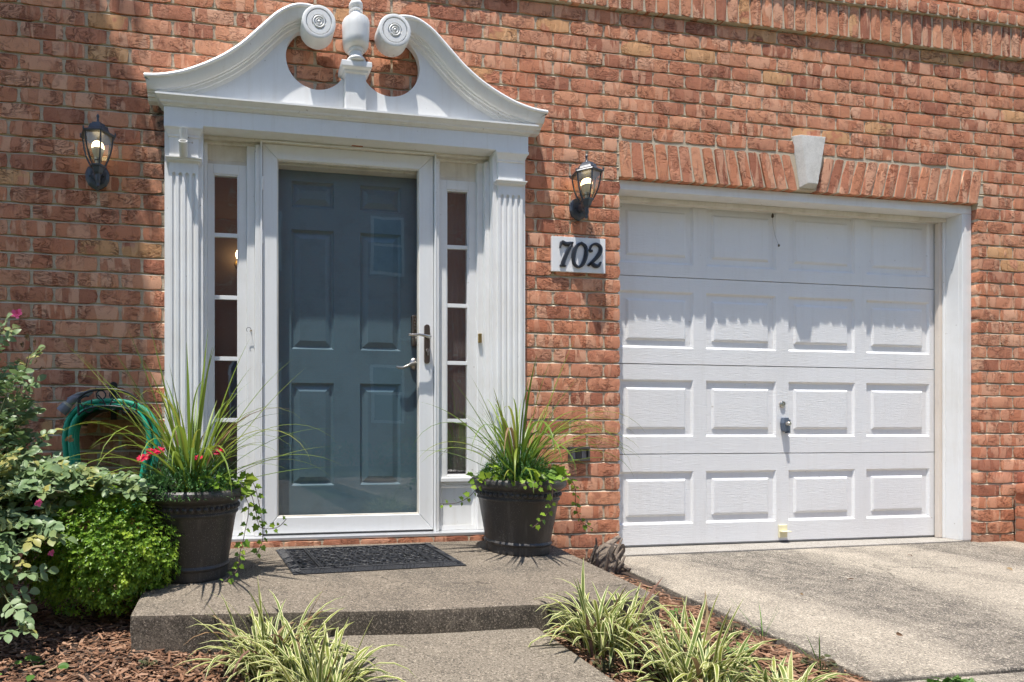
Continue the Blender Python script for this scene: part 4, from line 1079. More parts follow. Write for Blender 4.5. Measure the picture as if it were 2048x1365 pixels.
# ------------------------------------------------------------------ planters
def planter(cx, cy, label):
    t = thing('planter', label, 'flower pot', (cx, cy, -0.004*abs(cy)), 'charcoal planters on the stoop')
    prof = [(0.148,0.0),(0.152,0.004),(0.154,0.040),(0.160,0.046),(0.162,0.052),(0.159,0.058),(0.156,0.062),(0.188,0.255),(0.193,0.262),(0.197,0.266),(0.197,0.272),(0.193,0.276),(0.196,0.310),(0.201,0.314),(0.214,0.322),(0.224,0.332),(0.228,0.345),(0.225,0.358),(0.216,0.366),(0.205,0.364),(0.198,0.350),(0.196,0.335),(0.001,0.334)]
    P = lambda mb, nm, mat, par=t, **k: part(mb, nm, mat, par, **k)
    z0 = t.location.z
    body = P(MB().lathe([(r, h+z0) for r, h in prof[:-2]], (cx, cy, 0), 64, cap=False).lathe([(0.148, z0),(0.001, z0+0.001)], (cx, cy, 0), 64, cap=False), 'body', M['pot'], smooth=35)
    n = 46; me = MB().lathe([(0.0115,-0.002),(0.0105,0.004),(0.006,0.0085),(0.001,0.010)], (0,0,0), 10, cap=False).mesh('bead', M['pot'], 60)
    for i in range(n):
        a = 2*math.pi*i/n
        o = bpy.data.objects.new('bead', me); COL.objects.link(o); o.parent = body
        o.matrix_basis = Matrix.Translation((cx+0.1955*math.cos(a), cy+0.1955*math.sin(a), z0+0.293)) @ Vector((math.cos(a), math.sin(a), 0)).to_track_quat('Z','Y').to_matrix().to_4x4()
    P(MB().lathe([(0.199, z0+0.338),(0.12, z0+0.348),(0.001, z0+0.350)], (cx, cy, 0), 40, cap=False), 'soil', M['soil'], smooth=60)
    return z0 + 0.345
LP, RP = (-0.145, -0.535), (1.452, -0.300)
zt = planter(*LP, 'charcoal planter with beaded rim on the stoop left of the door')
planter(*RP, 'charcoal planter with beaded rim on the stoop right of the door')

def spike_plant(cx, cy, z0, n, seed, label, special):
    r = random.Random(seed)
    t = thing('spike_plant', label, 'plant', (cx, cy, z0), 'spike plants in the planters'); inv = Matrix.Translation(t.location).inverted()
    for i in range(n):
        az = 2*math.pi*(i*0.618) + r.uniform(-0.4, 0.4)
        k = r.random()
        if k < 0.22: lift, droop, L = r.uniform(1.15, 1.5), r.uniform(0.1, 0.7), r.uniform(0.40, 0.72)
        elif k < 0.75: lift, droop, L = r.uniform(0.9, 1.4), r.uniform(1.3, 3.0), r.uniform(0.44, 0.76)
        else: lift, droop, L = r.uniform(0.5, 1.0), r.uniform(0.7, 1.8), r.uniform(0.36, 0.58)
        if math.sin(az) > 0.15: L *= 0.8; lift = max(lift, 1.2); droop = min(droop, 0.8)
        b = (cx+0.03*math.cos(az), cy+0.03*math.sin(az), z0-0.01)
        me = blade_mesh('blade', blade_pts(b, az, L, lift, droop, 10, r.uniform(-0.3, 0.3)), r.uniform(0.007, 0.0145), M['spike'] if r.random() > 0.05 else M['dry'], 0.35)
        obj_at('blade', me, t, Matrix(), inv)
    for az, lift, droop, L in special:
        b = (cx+0.03*math.cos(R(az)), cy+0.03*math.sin(R(az)), z0-0.01)
        me = blade_mesh('blade', blade_pts(b, R(az), L, lift, droop, 14), r.uniform(0.012, 0.017), M['spike'], 0.35)
        obj_at('blade', me, t, Matrix(), inv)
spike_plant(LP[0], LP[1], zt, 88, 3, 'tall arching spike plant in the left planter', [(178,1.0,0.25,0.82),(172,1.05,0.4,0.78),(165,1.28,0.15,0.76),(5,0.95,0.25,0.72),(-8,0.75,0.9,0.66),(2,0.5,0.5,0.62),(-5,0.62,1.5,0.62),(-14,0.6,1.2,0.66),(0,0.3,0.35,0.6),(-160,0.75,1.6,0.6),(-172,0.55,0.9,0.58),(-150,0.8,1.9,0.55),(150,1.36,0.1,0.76),(60,1.46,0.1,0.72),(100,1.42,0.15,0.68),(-60,1.42,0.3,0.62),(20,1.32,0.25,0.72),(-170,1.22,0.3,0.72),(8,1.12,0.5,0.74),(185,1.1,2.2,0.7),(-4,1.0,2.0,0.74),(-30,1.1,2.6,0.7)])
spike_plant(RP[0], RP[1], zt, 74, 5, 'arching spike plant in the right planter', [(-8,1.27,0.12,0.78),(172,1.15,0.3,0.62),(180,1.0,0.9,0.66),(185,0.9,2.0,0.62),(-165,0.75,1.6,0.62),(-5,0.9,1.9,0.74),(3,0.95,1.5,0.66),(-10,0.75,1.6,0.66),(-20,0.8,2.2,0.62),(-95,1.2,3.0,0.62),(-85,1.1,2.8,0.56),(-120,1.0,2.9,0.58),(168,0.6,0.9,0.55),(-25,0.95,2.2,0.66),(-12,0.55,0.9,0.5),(-15,1.2,2.4,0.8),(-175,1.15,2.6,0.75),(10,1.25,2.0,0.7),(-100,1.35,3.2,0.7),(-60,1.2,2.8,0.7),(-140,1.2,2.7,0.7),(-40,1.25,2.6,0.72)])

def mound(name, cx, cy, z0, rad, hgt, n, mat, seed, label, cat, blossoms=(), shift=(0,0), lw=(0.02,0.045,0.0035,0.006)):
    """low mass of thin leaves with separate flowers"""
    r = random.Random(seed); t = thing(name, label, cat, (cx, cy, z0)); mb = MB(); at = []
    for i in range(n):
        a = r.uniform(0, 2*math.pi); q = rad*math.sqrt(r.random())
        h = hgt*(1-(q/rad)**2)*(0.35+0.65*r.random())
        p = Vector((cx+shift[0]+q*math.cos(a), cy+shift[1]+q*math.sin(a), z0+h))
        d = Vector((math.cos(a)*0.6+r.uniform(-0.7,0.7), math.sin(a)*0.6+r.uniform(-0.7,0.7), r.uniform(0.0,1.1)))
        L = r.uniform(lw[0], lw[1]); w = r.uniform(lw[2], lw[3]); d, s, u = basis(d)
        rv = r.random(); k = len(mb.f)
        mb.add([tuple(p-s*w*0.4), tuple(p+s*w*0.4), tuple(p+d*L*0.55+s*w*0.5+u*0.003), tuple(p+d*L*0.55-s*w*0.5+u*0.003), tuple(p+d*L-u*L*0.2)], [(0,1,2,3),(3,2,4)]); at += [rv]*2
    mb.a['rnd'] = ('FACE', at)
    f = part(mb, 'foliage', mat, t, recalc=False); f['kind'] = 'stuff'
    inv = Matrix.Translation(t.location).inverted()
    fl = MB()
    for k in range(5):
        a = 2*math.pi*k/5
        c, s = math.cos(a), math.sin(a)
        pts = [(0,0,0),(0.006,0.004,0.002),(0.015,0.009,0.003),(0.0175,0.004,0.0045),(0.016,0,0.0025),(0.0175,-0.004,0.0045),(0.015,-0.009,0.003),(0.006,-0.004,0.002)]
        fl.add([(x*c-y*s, x*s+y*c, z) for x, y, z in pts], [tuple(range(8))])
    me = fl.mesh('blossom', M['red'])
    for (x, y, z, sc, tx, ty) in blossoms:
        o = obj_at('blossom', me, t, Matrix.Translation((x,y,z)) @ Matrix.Rotation(tx,4,'X') @ Matrix.Rotation(ty,4,'Y') @ Matrix.Scale(sc,4), inv)
        st = MB().tube([(x,y,z-0.002),(x+0.01,y+0.01,z-0.07),(x+0.015,y+0.02,z-0.14)], 0.0013, 5)
        part(st, 'flower_stem', M['dianth'], t)
    return t
B = []
for (x, y, z) in ((-0.333,-0.62,0.488),(-0.318,-0.60,0.492),(-0.300,-0.61,0.515),(-0.290,-0.60,0.507),(-0.272,-0.58,0.520),(-0.262,-0.585,0.516),(-0.035,-0.60,0.515),(-0.022,-0.60,0.512),(-0.11,-0.66,0.49)):
    B.append((x, y, z, rng.uniform(0.9,1.25), rng.uniform(0.3,1.2), rng.uniform(-0.4,0.4)))
mound('dianthus', LP[0]-0.015, LP[1], zt-0.015, 0.225, 0.20, 3600, M['dianth'], 11, 'bushy dianthus with crimson flowers in the left planter', 'flowers', B)
mound('dianthus', RP[0], RP[1], zt-0.015, 0.205, 0.20, 3200, M['dianth'], 12, 'flowerless green dianthus mound in the right planter', 'plant', [])

def ivy_leaf_mesh(s):
    # five-lobed leaf
    out = [(0,0),(0.30,-0.08),(0.46,0.10),(0.36,0.30),(0.52,0.48),(0.25,0.60),(0,1.0),(-0.25,0.60),(-0.52,0.48),(-0.36,0.30),(-0.46,0.10),(-0.30,-0.08)]
    mb = MB(); vs = [(0, 0.32*s, 0.0)] + [(x*s, y*s, 0.10*s*abs(x)-0.10*s*y*y) for x, y in out]; n = len(out)
    mb.add(vs, [(0, i+1, (i+1)%n+1) for i in range(n)]); return mb.mesh('leaf', M['ivy'], 180)
IV = [ivy_leaf_mesh(s) for s in (0.034, 0.041, 0.049)]
def ivy(cx, cy, z0, seed, label, trails, nrim, arc0, arc1):
    r = random.Random(seed); t = thing('ivy', label, 'ivy', (cx, cy, z0), 'ivy spilling over the planters'); inv = Matrix.Translation(t.location).inverted()
    def leaf(p, d, sc=1.0):
        obj_at('leaf', r.choice(IV), t, frame_mx(p, d, Vector((r.uniform(-0.5,0.5), -0.75+r.uniform(-0.4,0.4), 0.75)), r.uniform(-0.6,0.6), sc*r.uniform(0.75,1.2)), inv)
    for i in range(nrim):
        a = R(r.uniform(arc0, arc1)); q = r.uniform(0.12, 0.235)
        p = Vector((cx+q*math.cos(a), cy+q*math.sin(a), z0 + r.uniform(0.02, 0.085) - max(0, q-0.2)*0.8))
        leaf(p, (math.cos(a)+r.uniform(-0.6,0.6), math.sin(a)+r.uniform(-0.6,0.6), r.uniform(-0.6,0.4)))
    for tr in trails:
        P = [Vector(p) for p in smooth_curve(tr, 6)]
        part(MB().tube(P, 0.0016, 5), 'vine', M['stem'], t)
        m = max(5, int(sum((b-a).length for a, b in zip(P, P[1:]))/0.021))
        for k in range(m):
            i = min(len(P)-2, int((k+0.5)/m*(len(P)-1))); d = (P[i+1]-P[i]).normalized(); side = d.cross(Vector((0,-1,0.2))).normalized()*(1 if k % 2 else -1)
            leaf(P[i]+side*0.006, d*0.5+side*0.9+Vector((0,-0.2,-0.1)), 0.62 if k < m*0.75 else 0.5)
zl = zt
lx, ly = LP; rx, ry = RP
ivy(lx, ly, zl, 21, 'green ivy trailing from the right side of the left planter', [
    [(lx+0.19,ly-0.05,zl+0.05),(lx+0.245,ly-0.06,zl+0.0),(lx+0.27,ly-0.05,zl-0.09),(lx+0.29,ly-0.04,zl-0.15),(lx+0.36,ly-0.02,zl-0.155),(lx+0.40,ly-0.02,zl-0.12)],
    [(lx+0.17,ly-0.10,zl+0.04),(lx+0.235,ly-0.10,zl-0.04),(lx+0.22,ly-0.11,zl-0.16),(lx+0.20,ly-0.12,zl-0.24),(lx+0.19,ly-0.14,zl-0.30),(lx+0.13,ly-0.20,zl-0.335)],
    [(lx+0.18,ly-0.02,zl+0.05),(lx+0.25,ly-0.02,zl+0.05),(lx+0.285,ly-0.02,zl-0.06),(lx+0.30,ly-0.01,zl-0.20),(lx+0.27,ly-0.02,zl-0.27)]], 26, -75, 30)
ivy(rx, ry, zl, 22, 'bright ivy spilling over the front of the right planter', [
    [(rx-0.16,ry-0.08,zl+0.04),(rx-0.235,ry-0.08,zl+0.0),(rx-0.28,ry-0.06,zl-0.06),(rx-0.34,ry-0.04,zl-0.095),(rx-0.42,ry-0.03,zl-0.10)],
    [(rx+0.02,ry-0.18,zl+0.04),(rx+0.035,ry-0.245,zl+0.0),(rx+0.03,ry-0.25,zl-0.09),(rx-0.01,ry-0.245,zl-0.15),(rx-0.06,ry-0.24,zl-0.19)],
    [(rx+0.15,ry-0.06,zl+0.05),(rx+0.24,ry-0.05,zl+0.03),(rx+0.29,ry-0.04,zl-0.03),(rx+0.30,ry-0.03,zl-0.12),(rx+0.33,ry-0.03,zl-0.2),(rx+0.39,ry-0.04,zl-0.24)],
    [(rx-0.14,ry-0.15,zl+0.03),(rx-0.10,ry-0.235,zl+0.01),(rx-0.05,ry-0.24,zl-0.01),(rx-0.01,ry-0.24,zl+0.005)]], 62, -190, 10)

# ------------------------------------------------------------------ boxwood
def boxwood(cx, cy, z0, rx_, ry_, rz_, n, seed, label, mat, lsz=(0.0095,0.0175), name='boxwood'):
    r = random.Random(seed); t = thing(name, label, 'shrub', (cx, cy, z0)); mb = MB(); at = []; al = []
    cz = z0 + rz_*0.98
    for i in range(n):
        v = Vector((r.gauss(0,1), r.gauss(0,1), r.gauss(0,1))).normalized()
        if v.z < -0.75: continue
        lump = 1 + 0.13*noise.noise(v*2.6 + Vector((seed,0,0))) + 0.08*noise.noise(v*6.5)
        q = lump*(1 - 0.42*r.random()**2.2)
        c = Vector((cx+v.x*rx_*q, cy+v.y*ry_*q, cz+v.z*rz_*q))
        if c.z < z0+0.02: continue
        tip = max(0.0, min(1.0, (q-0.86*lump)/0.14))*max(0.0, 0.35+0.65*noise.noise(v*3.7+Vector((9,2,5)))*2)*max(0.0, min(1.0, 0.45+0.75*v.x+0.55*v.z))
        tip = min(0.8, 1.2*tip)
        ax = (v + Vector((r.uniform(-.6,.6), r.uniform(-.6,.6), r.uniform(0,.9)))).normalized()
        # a sprig: three or four small leaves round a short twig
        for k in range(4):
            d0, s0, u0 = basis(ax, Vector((0.3,0.2,1)))
            a = k*1.57 + r.uniform(-0.4,0.4); d = (d0*0.55 + s0*math.cos(a) + u0*math.sin(a)).normalized()
            L = r.uniform(*lsz); w = L*0.62; d, s, u = basis(d, ax)
            p = c + d0*(k*0.004)
            mb.add([tuple(p), tuple(p+d*L*0.45+s*w*0.5), tuple(p+d*L-u*L*0.1), tuple(p+d*L*0.45-s*w*0.5)], [(0,1,2,3)])
            at.append(r.random()); al += [tip]*4
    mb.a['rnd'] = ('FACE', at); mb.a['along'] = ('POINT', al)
    f = part(mb, 'foliage', mat, t, recalc=False); f['kind'] = 'stuff'
    for k in range(7):
        a = r.uniform(0, 6.28); e = Vector((cx+rx_*0.6*math.cos(a), cy+ry_*0.6*math.sin(a), cz+rz_*r.uniform(-0.2,0.4)))
        b = Vector((cx+0.03*math.cos(a), cy+0.03*math.sin(a), z0-0.02))
        part(MB().tube([b, b.lerp(e,0.5)+Vector((0,0,0.04)), e], [0.009,0.006,0.003], 6), 'branch', M['bark'], t)
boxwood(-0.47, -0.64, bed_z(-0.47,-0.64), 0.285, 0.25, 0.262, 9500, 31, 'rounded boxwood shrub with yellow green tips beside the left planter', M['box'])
boxwood(1.87, -1.80, bed_z(1.87,-1.8), 0.085, 0.08, 0.062, 420, 33, 'small bright green shrub at the bottom right edge of the drive', M['weed'], (0.016,0.030), 'low_shrub')

# ------------------------------------------------------------------ rose bush
def rose():
    r = random.Random(41); bx, by = -0.86, -0.70; z0 = bed_z(bx, by)
    t = thing('rose_bush', 'leggy rose bush with grey green leaves and pink blooms at the left edge', 'rose bush', (bx, by, z0)); inv = Matrix.Translation(t.location).inverted()
    # compound leaves: five leaflets on one stalk
    def compound(seed):
        q = random.Random(seed); mb = MB()
        for (y, a, s) in ((0.066,0,1.0),(0.046,58,0.88),(0.046,-58,0.88),(0.023,66,0.72),(0.023,-66,0.72)):
            vs, fs = leaf_geo(0.037*s, 0.025*s, q.uniform(0.1,0.4), q.uniform(0.0,0.35)); c, sn = math.cos(R(-a)), math.sin(R(-a))
            tw = q.uniform(-0.3,0.3)
            mb.add([(x*c-yy*sn, x*sn+yy*c+y, z+x*tw) for x, yy, z in vs], fs)
        mb.add([(-0.0008,0,0),(0.0008,0,0),(0.0008,0.078,0),(-0.0008,0.078,0)], [(0,1,2,3)])
        return mb.mesh('leaf', M['rose'], 180)
    CL = [compound(s) for s in range(6)]
    pos = []
    canes = [  # end points and mid bulge of each cane
        ((-0.87,-0.52,1.02),(-0.95,-0.60,0.5)), ((-0.78,-0.50,0.90),(-0.85,-0.58,0.45)), ((-0.98,-0.55,0.95),(-0.98,-0.6,0.5)), ((-0.80,-0.62,0.80),(-0.90,-0.66,0.4)),
        ((-0.40,-0.72,0.40),(-0.72,-0.70,0.42)), ((-0.55,-0.80,0.38),(-0.76,-0.78,0.36)), ((-0.38,-0.64,0.40),(-0.70,-0.62,0.40)), ((-0.58,-0.90,0.24),(-0.76,-0.86,0.28)),
        ((-0.63,-0.96,0.12),(-0.78,-0.92,0.2)), ((-0.68,-0.70,0.46),(-0.80,-0.68,0.38)), ((-0.62,-0.58,0.42),(-0.74,-0.60,0.36)), ((-0.74,-1.02,0.06),(-0.84,-0.9,0.2)),
        ((-0.62,-1.05,-0.02),(-0.76,-0.95,0.14)), ((-0.72,-0.86,0.40),(-0.82,-0.8,0.3)), ((-0.92,-0.80,0.46),(-0.9,-0.75,0.26)), ((-0.82,-0.90,0.30),(-0.86,-0.8,0.2)),
        ((-0.58,-0.86,0.26),(-0.74,-0.85,0.28)), ((-0.85,-0.70,0.60),(-0.9,-0.7,0.35)), ((-0.70,-0.62,0.46),(-0.80,-0.64,0.34)), ((-0.56,-0.74,0.30),(-0.74,-0.74,0.30)),
        ((-0.80,-0.60,0.62),(-0.9,-0.62,0.4)), ((-0.74,-0.66,0.52),(-0.85,-0.66,0.36)), ((-0.95,-0.66,0.72),(-0.95,-0.66,0.4)), ((-0.66,-0.80,0.40),(-0.78,-0.76,0.34)), ((-0.78,-0.78,0.50),(-0.86,-0.74,0.32)), ((-0.86,-0.58,0.78),(-0.92,-0.6,0.5)), ((-0.70,-0.95,0.22),(-0.8,-0.86,0.24)), ((-0.88,-0.86,0.18),(-0.88,-0.8,0.1)), ((-0.44,-0.64,0.36),(-0.68,-0.64,0.40)), ((-0.68,-0.74,0.36),(-0.8,-0.72,0.3)), ((-0.80,-0.98,0.14),(-0.85,-0.88,0.16)), ((-0.34,-0.70,0.37),(-0.62,-0.68,0.42)), ((-0.46,-0.72,0.42),(-0.70,-0.70,0.40)), ((-0.52,-0.66,0.45),(-0.74,-0.66,0.40)), ((-0.76,-0.56,0.70),(-0.88,-0.6,0.45)), ((-0.72,-0.58,0.58),(-0.84,-0.62,0.42))]
    for (e, m) in canes:
        b = Vector((bx+r.uniform(-0.06,0.06), by+r.uniform(-0.05,0.05), z0-0.02)); e = Vector(e)+Vector((0,-0.05,0)); m = Vector(m)+Vector((0,-0.05,0))
        P = [Vector(p) for p in smooth_curve([tuple(b), tuple(b.lerp(m,0.55)+Vector((0,0,0.05))), tuple(m), tuple(m.lerp(e,0.55)+Vector((0,0,0.02))), tuple(e)], 6)]
        n = len(P)
        part(MB().tube(P, [0.0055*(1-0.7*i/n) for i in range(n)], 6), 'cane', M['cane'], t)
        L = sum((c-a).length for a, c in zip(P, P[1:])); cnt = int(L/0.024)
        for k in range(cnt):
            f = 0.22 + 0.78*(k+r.random())/cnt; i = min(n-2, int(f*(n-1)))
            tang = (P[i+1]-P[i]).normalized(); az = r.uniform(0, 6.28)
            d = (tang*0.6 + Vector((math.cos(az), math.sin(az)-0.25, r.uniform(-0.25,0.5)))).normalized()
            pos.append((P[i], d, r.uniform(0.75, 1.2)))
    r.shuffle(pos)
    for k, (p, d, s) in enumerate(pos[:298]):
        obj_at('leaf', r.choice(CL), t, frame_mx(p, d, Vector((r.uniform(-.4,.4), -0.5+r.uniform(-.4,.4), 0.8)), r.uniform(-0.5,0.5), s), inv)
    rest = MB(); at = []
    for (p, d, s) in pos[298:]:
        me = r.choice(CL); mx = frame_mx(p, d, Vector((r.uniform(-.4,.4), -0.5+r.uniform(-.4,.4), 0.8)), r.uniform(-0.5,0.5), s); n0 = len(rest.v); rv = r.random()
        rest.v += [tuple(mx @ v.co) for v in me.vertices]
        for q in me.polygons: rest.f.append(tuple(i+n0 for i in q.vertices)); at.append(rv)
    if rest.v:
        rest.a['rnd'] = ('FACE', at); o = part(rest, 'more_leaves', M['rose'], t, recalc=False, smooth=180); o['kind'] = 'stuff'
    # blooms
    def bloom(mat, nm, n1, size):
        mb = MB()
        for k in range(n1):
            a = k*2.4; rad = size*(0.25+0.75*k/n1); lift = 0.9-0.75*k/n1
            c, s = math.cos(a), math.sin(a); w = rad*0.62
            pts = [(0.1*rad,0,0.0),(0.6*rad,w*0.6,rad*lift*0.5),(rad,w*0.45,rad*lift),(rad*1.06,0,rad*lift*0.85),(rad,-w*0.45,rad*lift),(0.6*rad,-w*0.6,rad*lift*0.5)]
            mb.add([(x*c-y*s, x*s+y*c, z) for x, y, z in pts], [tuple(range(6))])
        return mb.mesh(nm, mat, 180)
    pk = bloom(M['pink'], 'bloom', 13, 0.026); dr = bloom(M['dry'], 'withered_bloom', 9, 0.017)
    obj_at('bloom', pk, t, frame_mx((-0.842,-0.50,1.075), (0.2,0.3,0.9), (0.25,-0.85,0.4), 0, 1.0), inv)
    obj_at('bloom', pk, t, frame_mx((-0.606,-1.00,0.365), (0.1,0.2,0.9), (0.9,-0.5,0.5), 0, 0.62), inv)
    obj_at('bloom', pk, t, frame_mx((-0.58,-0.95,0.19), (0.1,0.2,0.9), (0.6,-0.8,-0.2), 0, 0.5), inv)
    for p in ((-0.80,-0.50,0.98),(-0.77,-0.50,0.96),(-0.79,-0.5,0.93),(-0.76,-0.52,0.88),(-0.75,-0.5,0.85),(-0.82,-0.5,0.95),(-0.60,-0.66,0.57),(-0.755,-0.5,0.92)):
        obj_at('withered_bloom', dr, t, frame_mx(p, (r.uniform(-1,1),0.3,0.6), (r.uniform(-1,1),-0.7,r.uniform(-.5,.8)), 0, r.uniform(0.8,1.3)), inv)
rose()

# ------------------------------------------------------------------ variegated liriope clumps
def liriope(cx, cy, n, seed, size, label):
    r = random.Random(seed); z0 = bed_z(cx, cy)
    t = thing('liriope', label, 'grass clump', (cx, cy, z0), 'variegated liriope clumps by the walk'); inv = Matrix.Translation(t.location).inverted()
    for i in range(n):
        az = 2*math.pi*i*0.618 + r.uniform(-0.3,0.3); k = r.random()
        lift = r.uniform(0.7, 1.5); droop = r.uniform(1.0, 3.0) if k < 0.8 else r.uniform(0.1, 0.7)
        L = size*r.uniform(0.55, 1.08)
        q = 0.075*size/0.34*math.sqrt(r.random())
        a2 = r.uniform(0, 6.28)
        b = (cx+q*math.cos(a2)+0.02*math.cos(az), cy+q*math.sin(a2)+0.02*math.sin(az), z0-0.01)
        me = blade_mesh('blade', blade_pts(b, az, L, lift, droop, 8, r.uniform(-0.5,0.5)), r.uniform(0.0085, 0.0135), M['lir'] if r.random() > 0.07 else M['dry'], 0.3, 0.66)
        obj_at('blade', me, t, Matrix(), inv)
liriope(0.135, -1.225, 150, 51, 0.31, 'tall variegated grass clump against the left of the step')
liriope(0.245, -1.450, 140, 52, 0.285, 'variegated grass clump in the bottom foreground left of the walk')
liriope(1.235, -1.255, 150, 53, 0.31, 'variegated grass clump at the right end of the step')
liriope(1.325, -1.530, 150, 54, 0.285, 'wide variegated grass clump in the middle of the right bed')
liriope(1.500, -1.640, 60, 55, 0.18, 'smallest variegated grass clump at the drive edge')

# ------------------------------------------------------------------ mulch
def mulch(region, n, seed, label):
    r = random.Random(seed); mb = MB(); at = []
    made = 0
    while made < n:
        x, y = region(r)
        if x is None: continue
        z = bed_z(x, y) + r.uniform(0.0, 0.016)
        L = r.uniform(0.010, 0.052)*(1 if r.random() < 0.85 else 1.5); w = r.uniform(0.003, 0.010); a = r.uniform(0, math.pi)
        d = Vector((math.cos(a), math.sin(a), r.uniform(-0.28, 0.28))).normalized(); s = Vector((-math.sin(a), math.cos(a), r.uniform(-0.6, 0.6))).normalized()
        u = d.cross(s); p = Vector((x, y, z)); k = r.uniform(-0.12, 0.12)*L; th = u*0.0022
        q = [p-d*L/2-s*w*0.35, p-d*L/2+s*w*0.5, p+s*w*0.55+u*k, p-s*w*0.5+u*k, p+d*L/2+s*w*0.3, p+d*L/2-s*w*0.4]
        mb.add([tuple(v) for v in q] + [tuple(v-th) for v in q], [(0,1,2,3),(3,2,4,5),(1,7,8,2),(2,8,10,4),(0,3,9,6),(3,5,11,9)])
        at += [r.random()]*6; made += 1
    mb.a['rnd'] = ('FACE', at)
    o = mb.build('mulch', M['chips'], recalc=False); tag(o, label, 'mulch', kind='stuff')
def left_bed(r):
    x, y = r.uniform(-1.25, 0.36), r.uniform(-2.1, -0.02)
    if x > -0.30 and y > -1.03 + 0.0: return None, None
    if x > 0.335 and r.random() < 0.7: return None, None
    return x, y
def right_bed(r):
    x, y = r.uniform(1.04, 2.02), r.uniform(-2.1, -0.03)
    if y > -1.09 and x < 1.575 + 0.16*(y+1.09): return None, None
    if x < 1.09 and r.random() < 0.75: return None, None
    if x > 1.97 and r.random() < 0.7: return None, None
    return x, y
mulch(left_bed, 15000, 61, 'shredded brown mulch on the bed left of the walk')
mulch(right_bed, 11000, 62, 'reddish shredded mulch on the bed between walk and drive')

# ------------------------------------------------------------------ doormat
def doormat():
    # corners on the stoop, a little skewed to the door
    A, Bc, Cc, Dd = Vector((0.277,-0.619)), Vector((1.060,-0.572)), Vector((1.068,-0.100)), Vector((0.246,-0.130))
    def z(y): return -0.004*abs(y)
    def uv(u, v, h):
        p = A.lerp(Bc, u).lerp(Dd.lerp(Cc, u), v); return (p.x, p.y, z(p.y)+h)
    t = thing('doormat', 'black rubber scrollwork doormat on the stoop', 'doormat', (0.66, -0.36, z(-0.36)))
    mb = MB(); bu, bv = 0.052, 0.09
    outer = [(0,0),(1,0),(1,1),(0,1)]; inner = [(bu,bv),(1-bu,bv),(1-bu,1-bv),(bu,1-bv)]
    vs = [uv(u, v, 0.0015) for u, v in outer] + [uv(u, v, 0.004) for u, v in outer] + [uv(u, v, 0.012) for u, v in inner]
    vs += [uv(u, v, 0.0045) for u, v in [(bu+.006,bv+.01),(1-bu-.006,bv+.01),(1-bu-.006,1-bv-.01),(bu+.006,1-bv-.01)]]
    fs = []
    for j in range(3): fs += [(j*4+i, j*4+(i+1)%4, (j+1)*4+(i+1)%4, (j+1)*4+i) for i in range(4)]
    fs.append((12,13,14,15)); mb.add(vs, fs)
    part(mb, 'mat_base', M['rubber'], t)
    bars = MB()
    for (u0, v0, u1, v1) in ((bu,bv,1-bu,bv),(1-bu,bv,1-bu,1-bv),(1-bu,1-bv,bu,1-bv),(bu,1-bv,bu,bv),(0.165,bv,0.165,1-bv),(0.835,bv,0.835,1-bv),(0.178,bv,0.178,1-bv),(0.822,bv,0.822,1-bv)):
        bars.tube([uv(u0,v0,0.012), uv(u1,v1,0.012)], 0.0042, 6)
    part(bars, 'raised_border', M['rubber'], t)
    sc = MB(); r = random.Random(5)
    def ring(cu, cv, ru, rv, a0, a1, n=14, rad=0.0034):
        sc.tube([uv(cu+ru*math.cos(R(a0+(a1-a0)*i/n)), cv+rv*math.sin(R(a0+(a1-a0)*i/n)), 0.0105) for i in range(n+1)], rad, 5)
    for cu in (0.11, 0.89):
        for cv in (0.22, 0.40, 0.60, 0.78):
            ring(cu, cv, 0.040, 0.085, 20, 330); ring(cu, cv, 0.018, 0.04, 180, 500)
    for i in range(9):
        for j in range(5):
            cu = 0.225 + i*0.069; cv = 0.18 + j*0.16 + (0.04 if i % 2 else -0.02)
            if cv > 0.88: continue
            a = r.uniform(0, 360)
            ring(cu, cv, 0.034, 0.072, a, a+290); ring(cu, cv, 0.015, 0.034, a+180, a+420)
    for k in range(8):
        cu = 0.2+0.078*k; sc.tube([uv(cu, 0.12, 0.0105), uv(cu+0.03, 0.3, 0.0105), uv(cu-0.01, 0.5, 0.0105), uv(cu+0.03, 0.7, 0.0105), uv(cu, 0.88, 0.0105)], 0.003, 5)
    ring(0.5, 0.5, 0.10, 0.24, 0, 360, 28, 0.004)
    s = part(sc, 'scrollwork', M['rubber'], t, smooth=60); s['kind'] = 'stuff'
    hb = MB()   # herringbone ribs of the sloping border
    for side in range(4):
        N = 46 if side % 2 == 0 else 26
        for i in range(N):
            f = (i+0.5)/N; blk = (i//4) % 2
            k = 0.018 if blk else -0.018
            if side == 0: a, b = (f, 0.012), (f+k, bv-0.012)
            elif side == 1: a, b = (1-0.008, f), (1-bu+0.006, f+k)
            elif side == 2: a, b = (f, 1-0.012), (f+k, 1-bv+0.012)
            else: a, b = (0.008, f), (bu-0.006, f+k)
            if not (0.01 < b[0] < 0.99 and 0.01 < b[1] < 0.99): continue
            hb.tube([uv(*a, 0.0048), uv(*b, 0.0118)], 0.0026, 4)
    s = part(hb, 'ribbed_edge', M['rubber'], t); s['kind'] = 'stuff'
doormat()

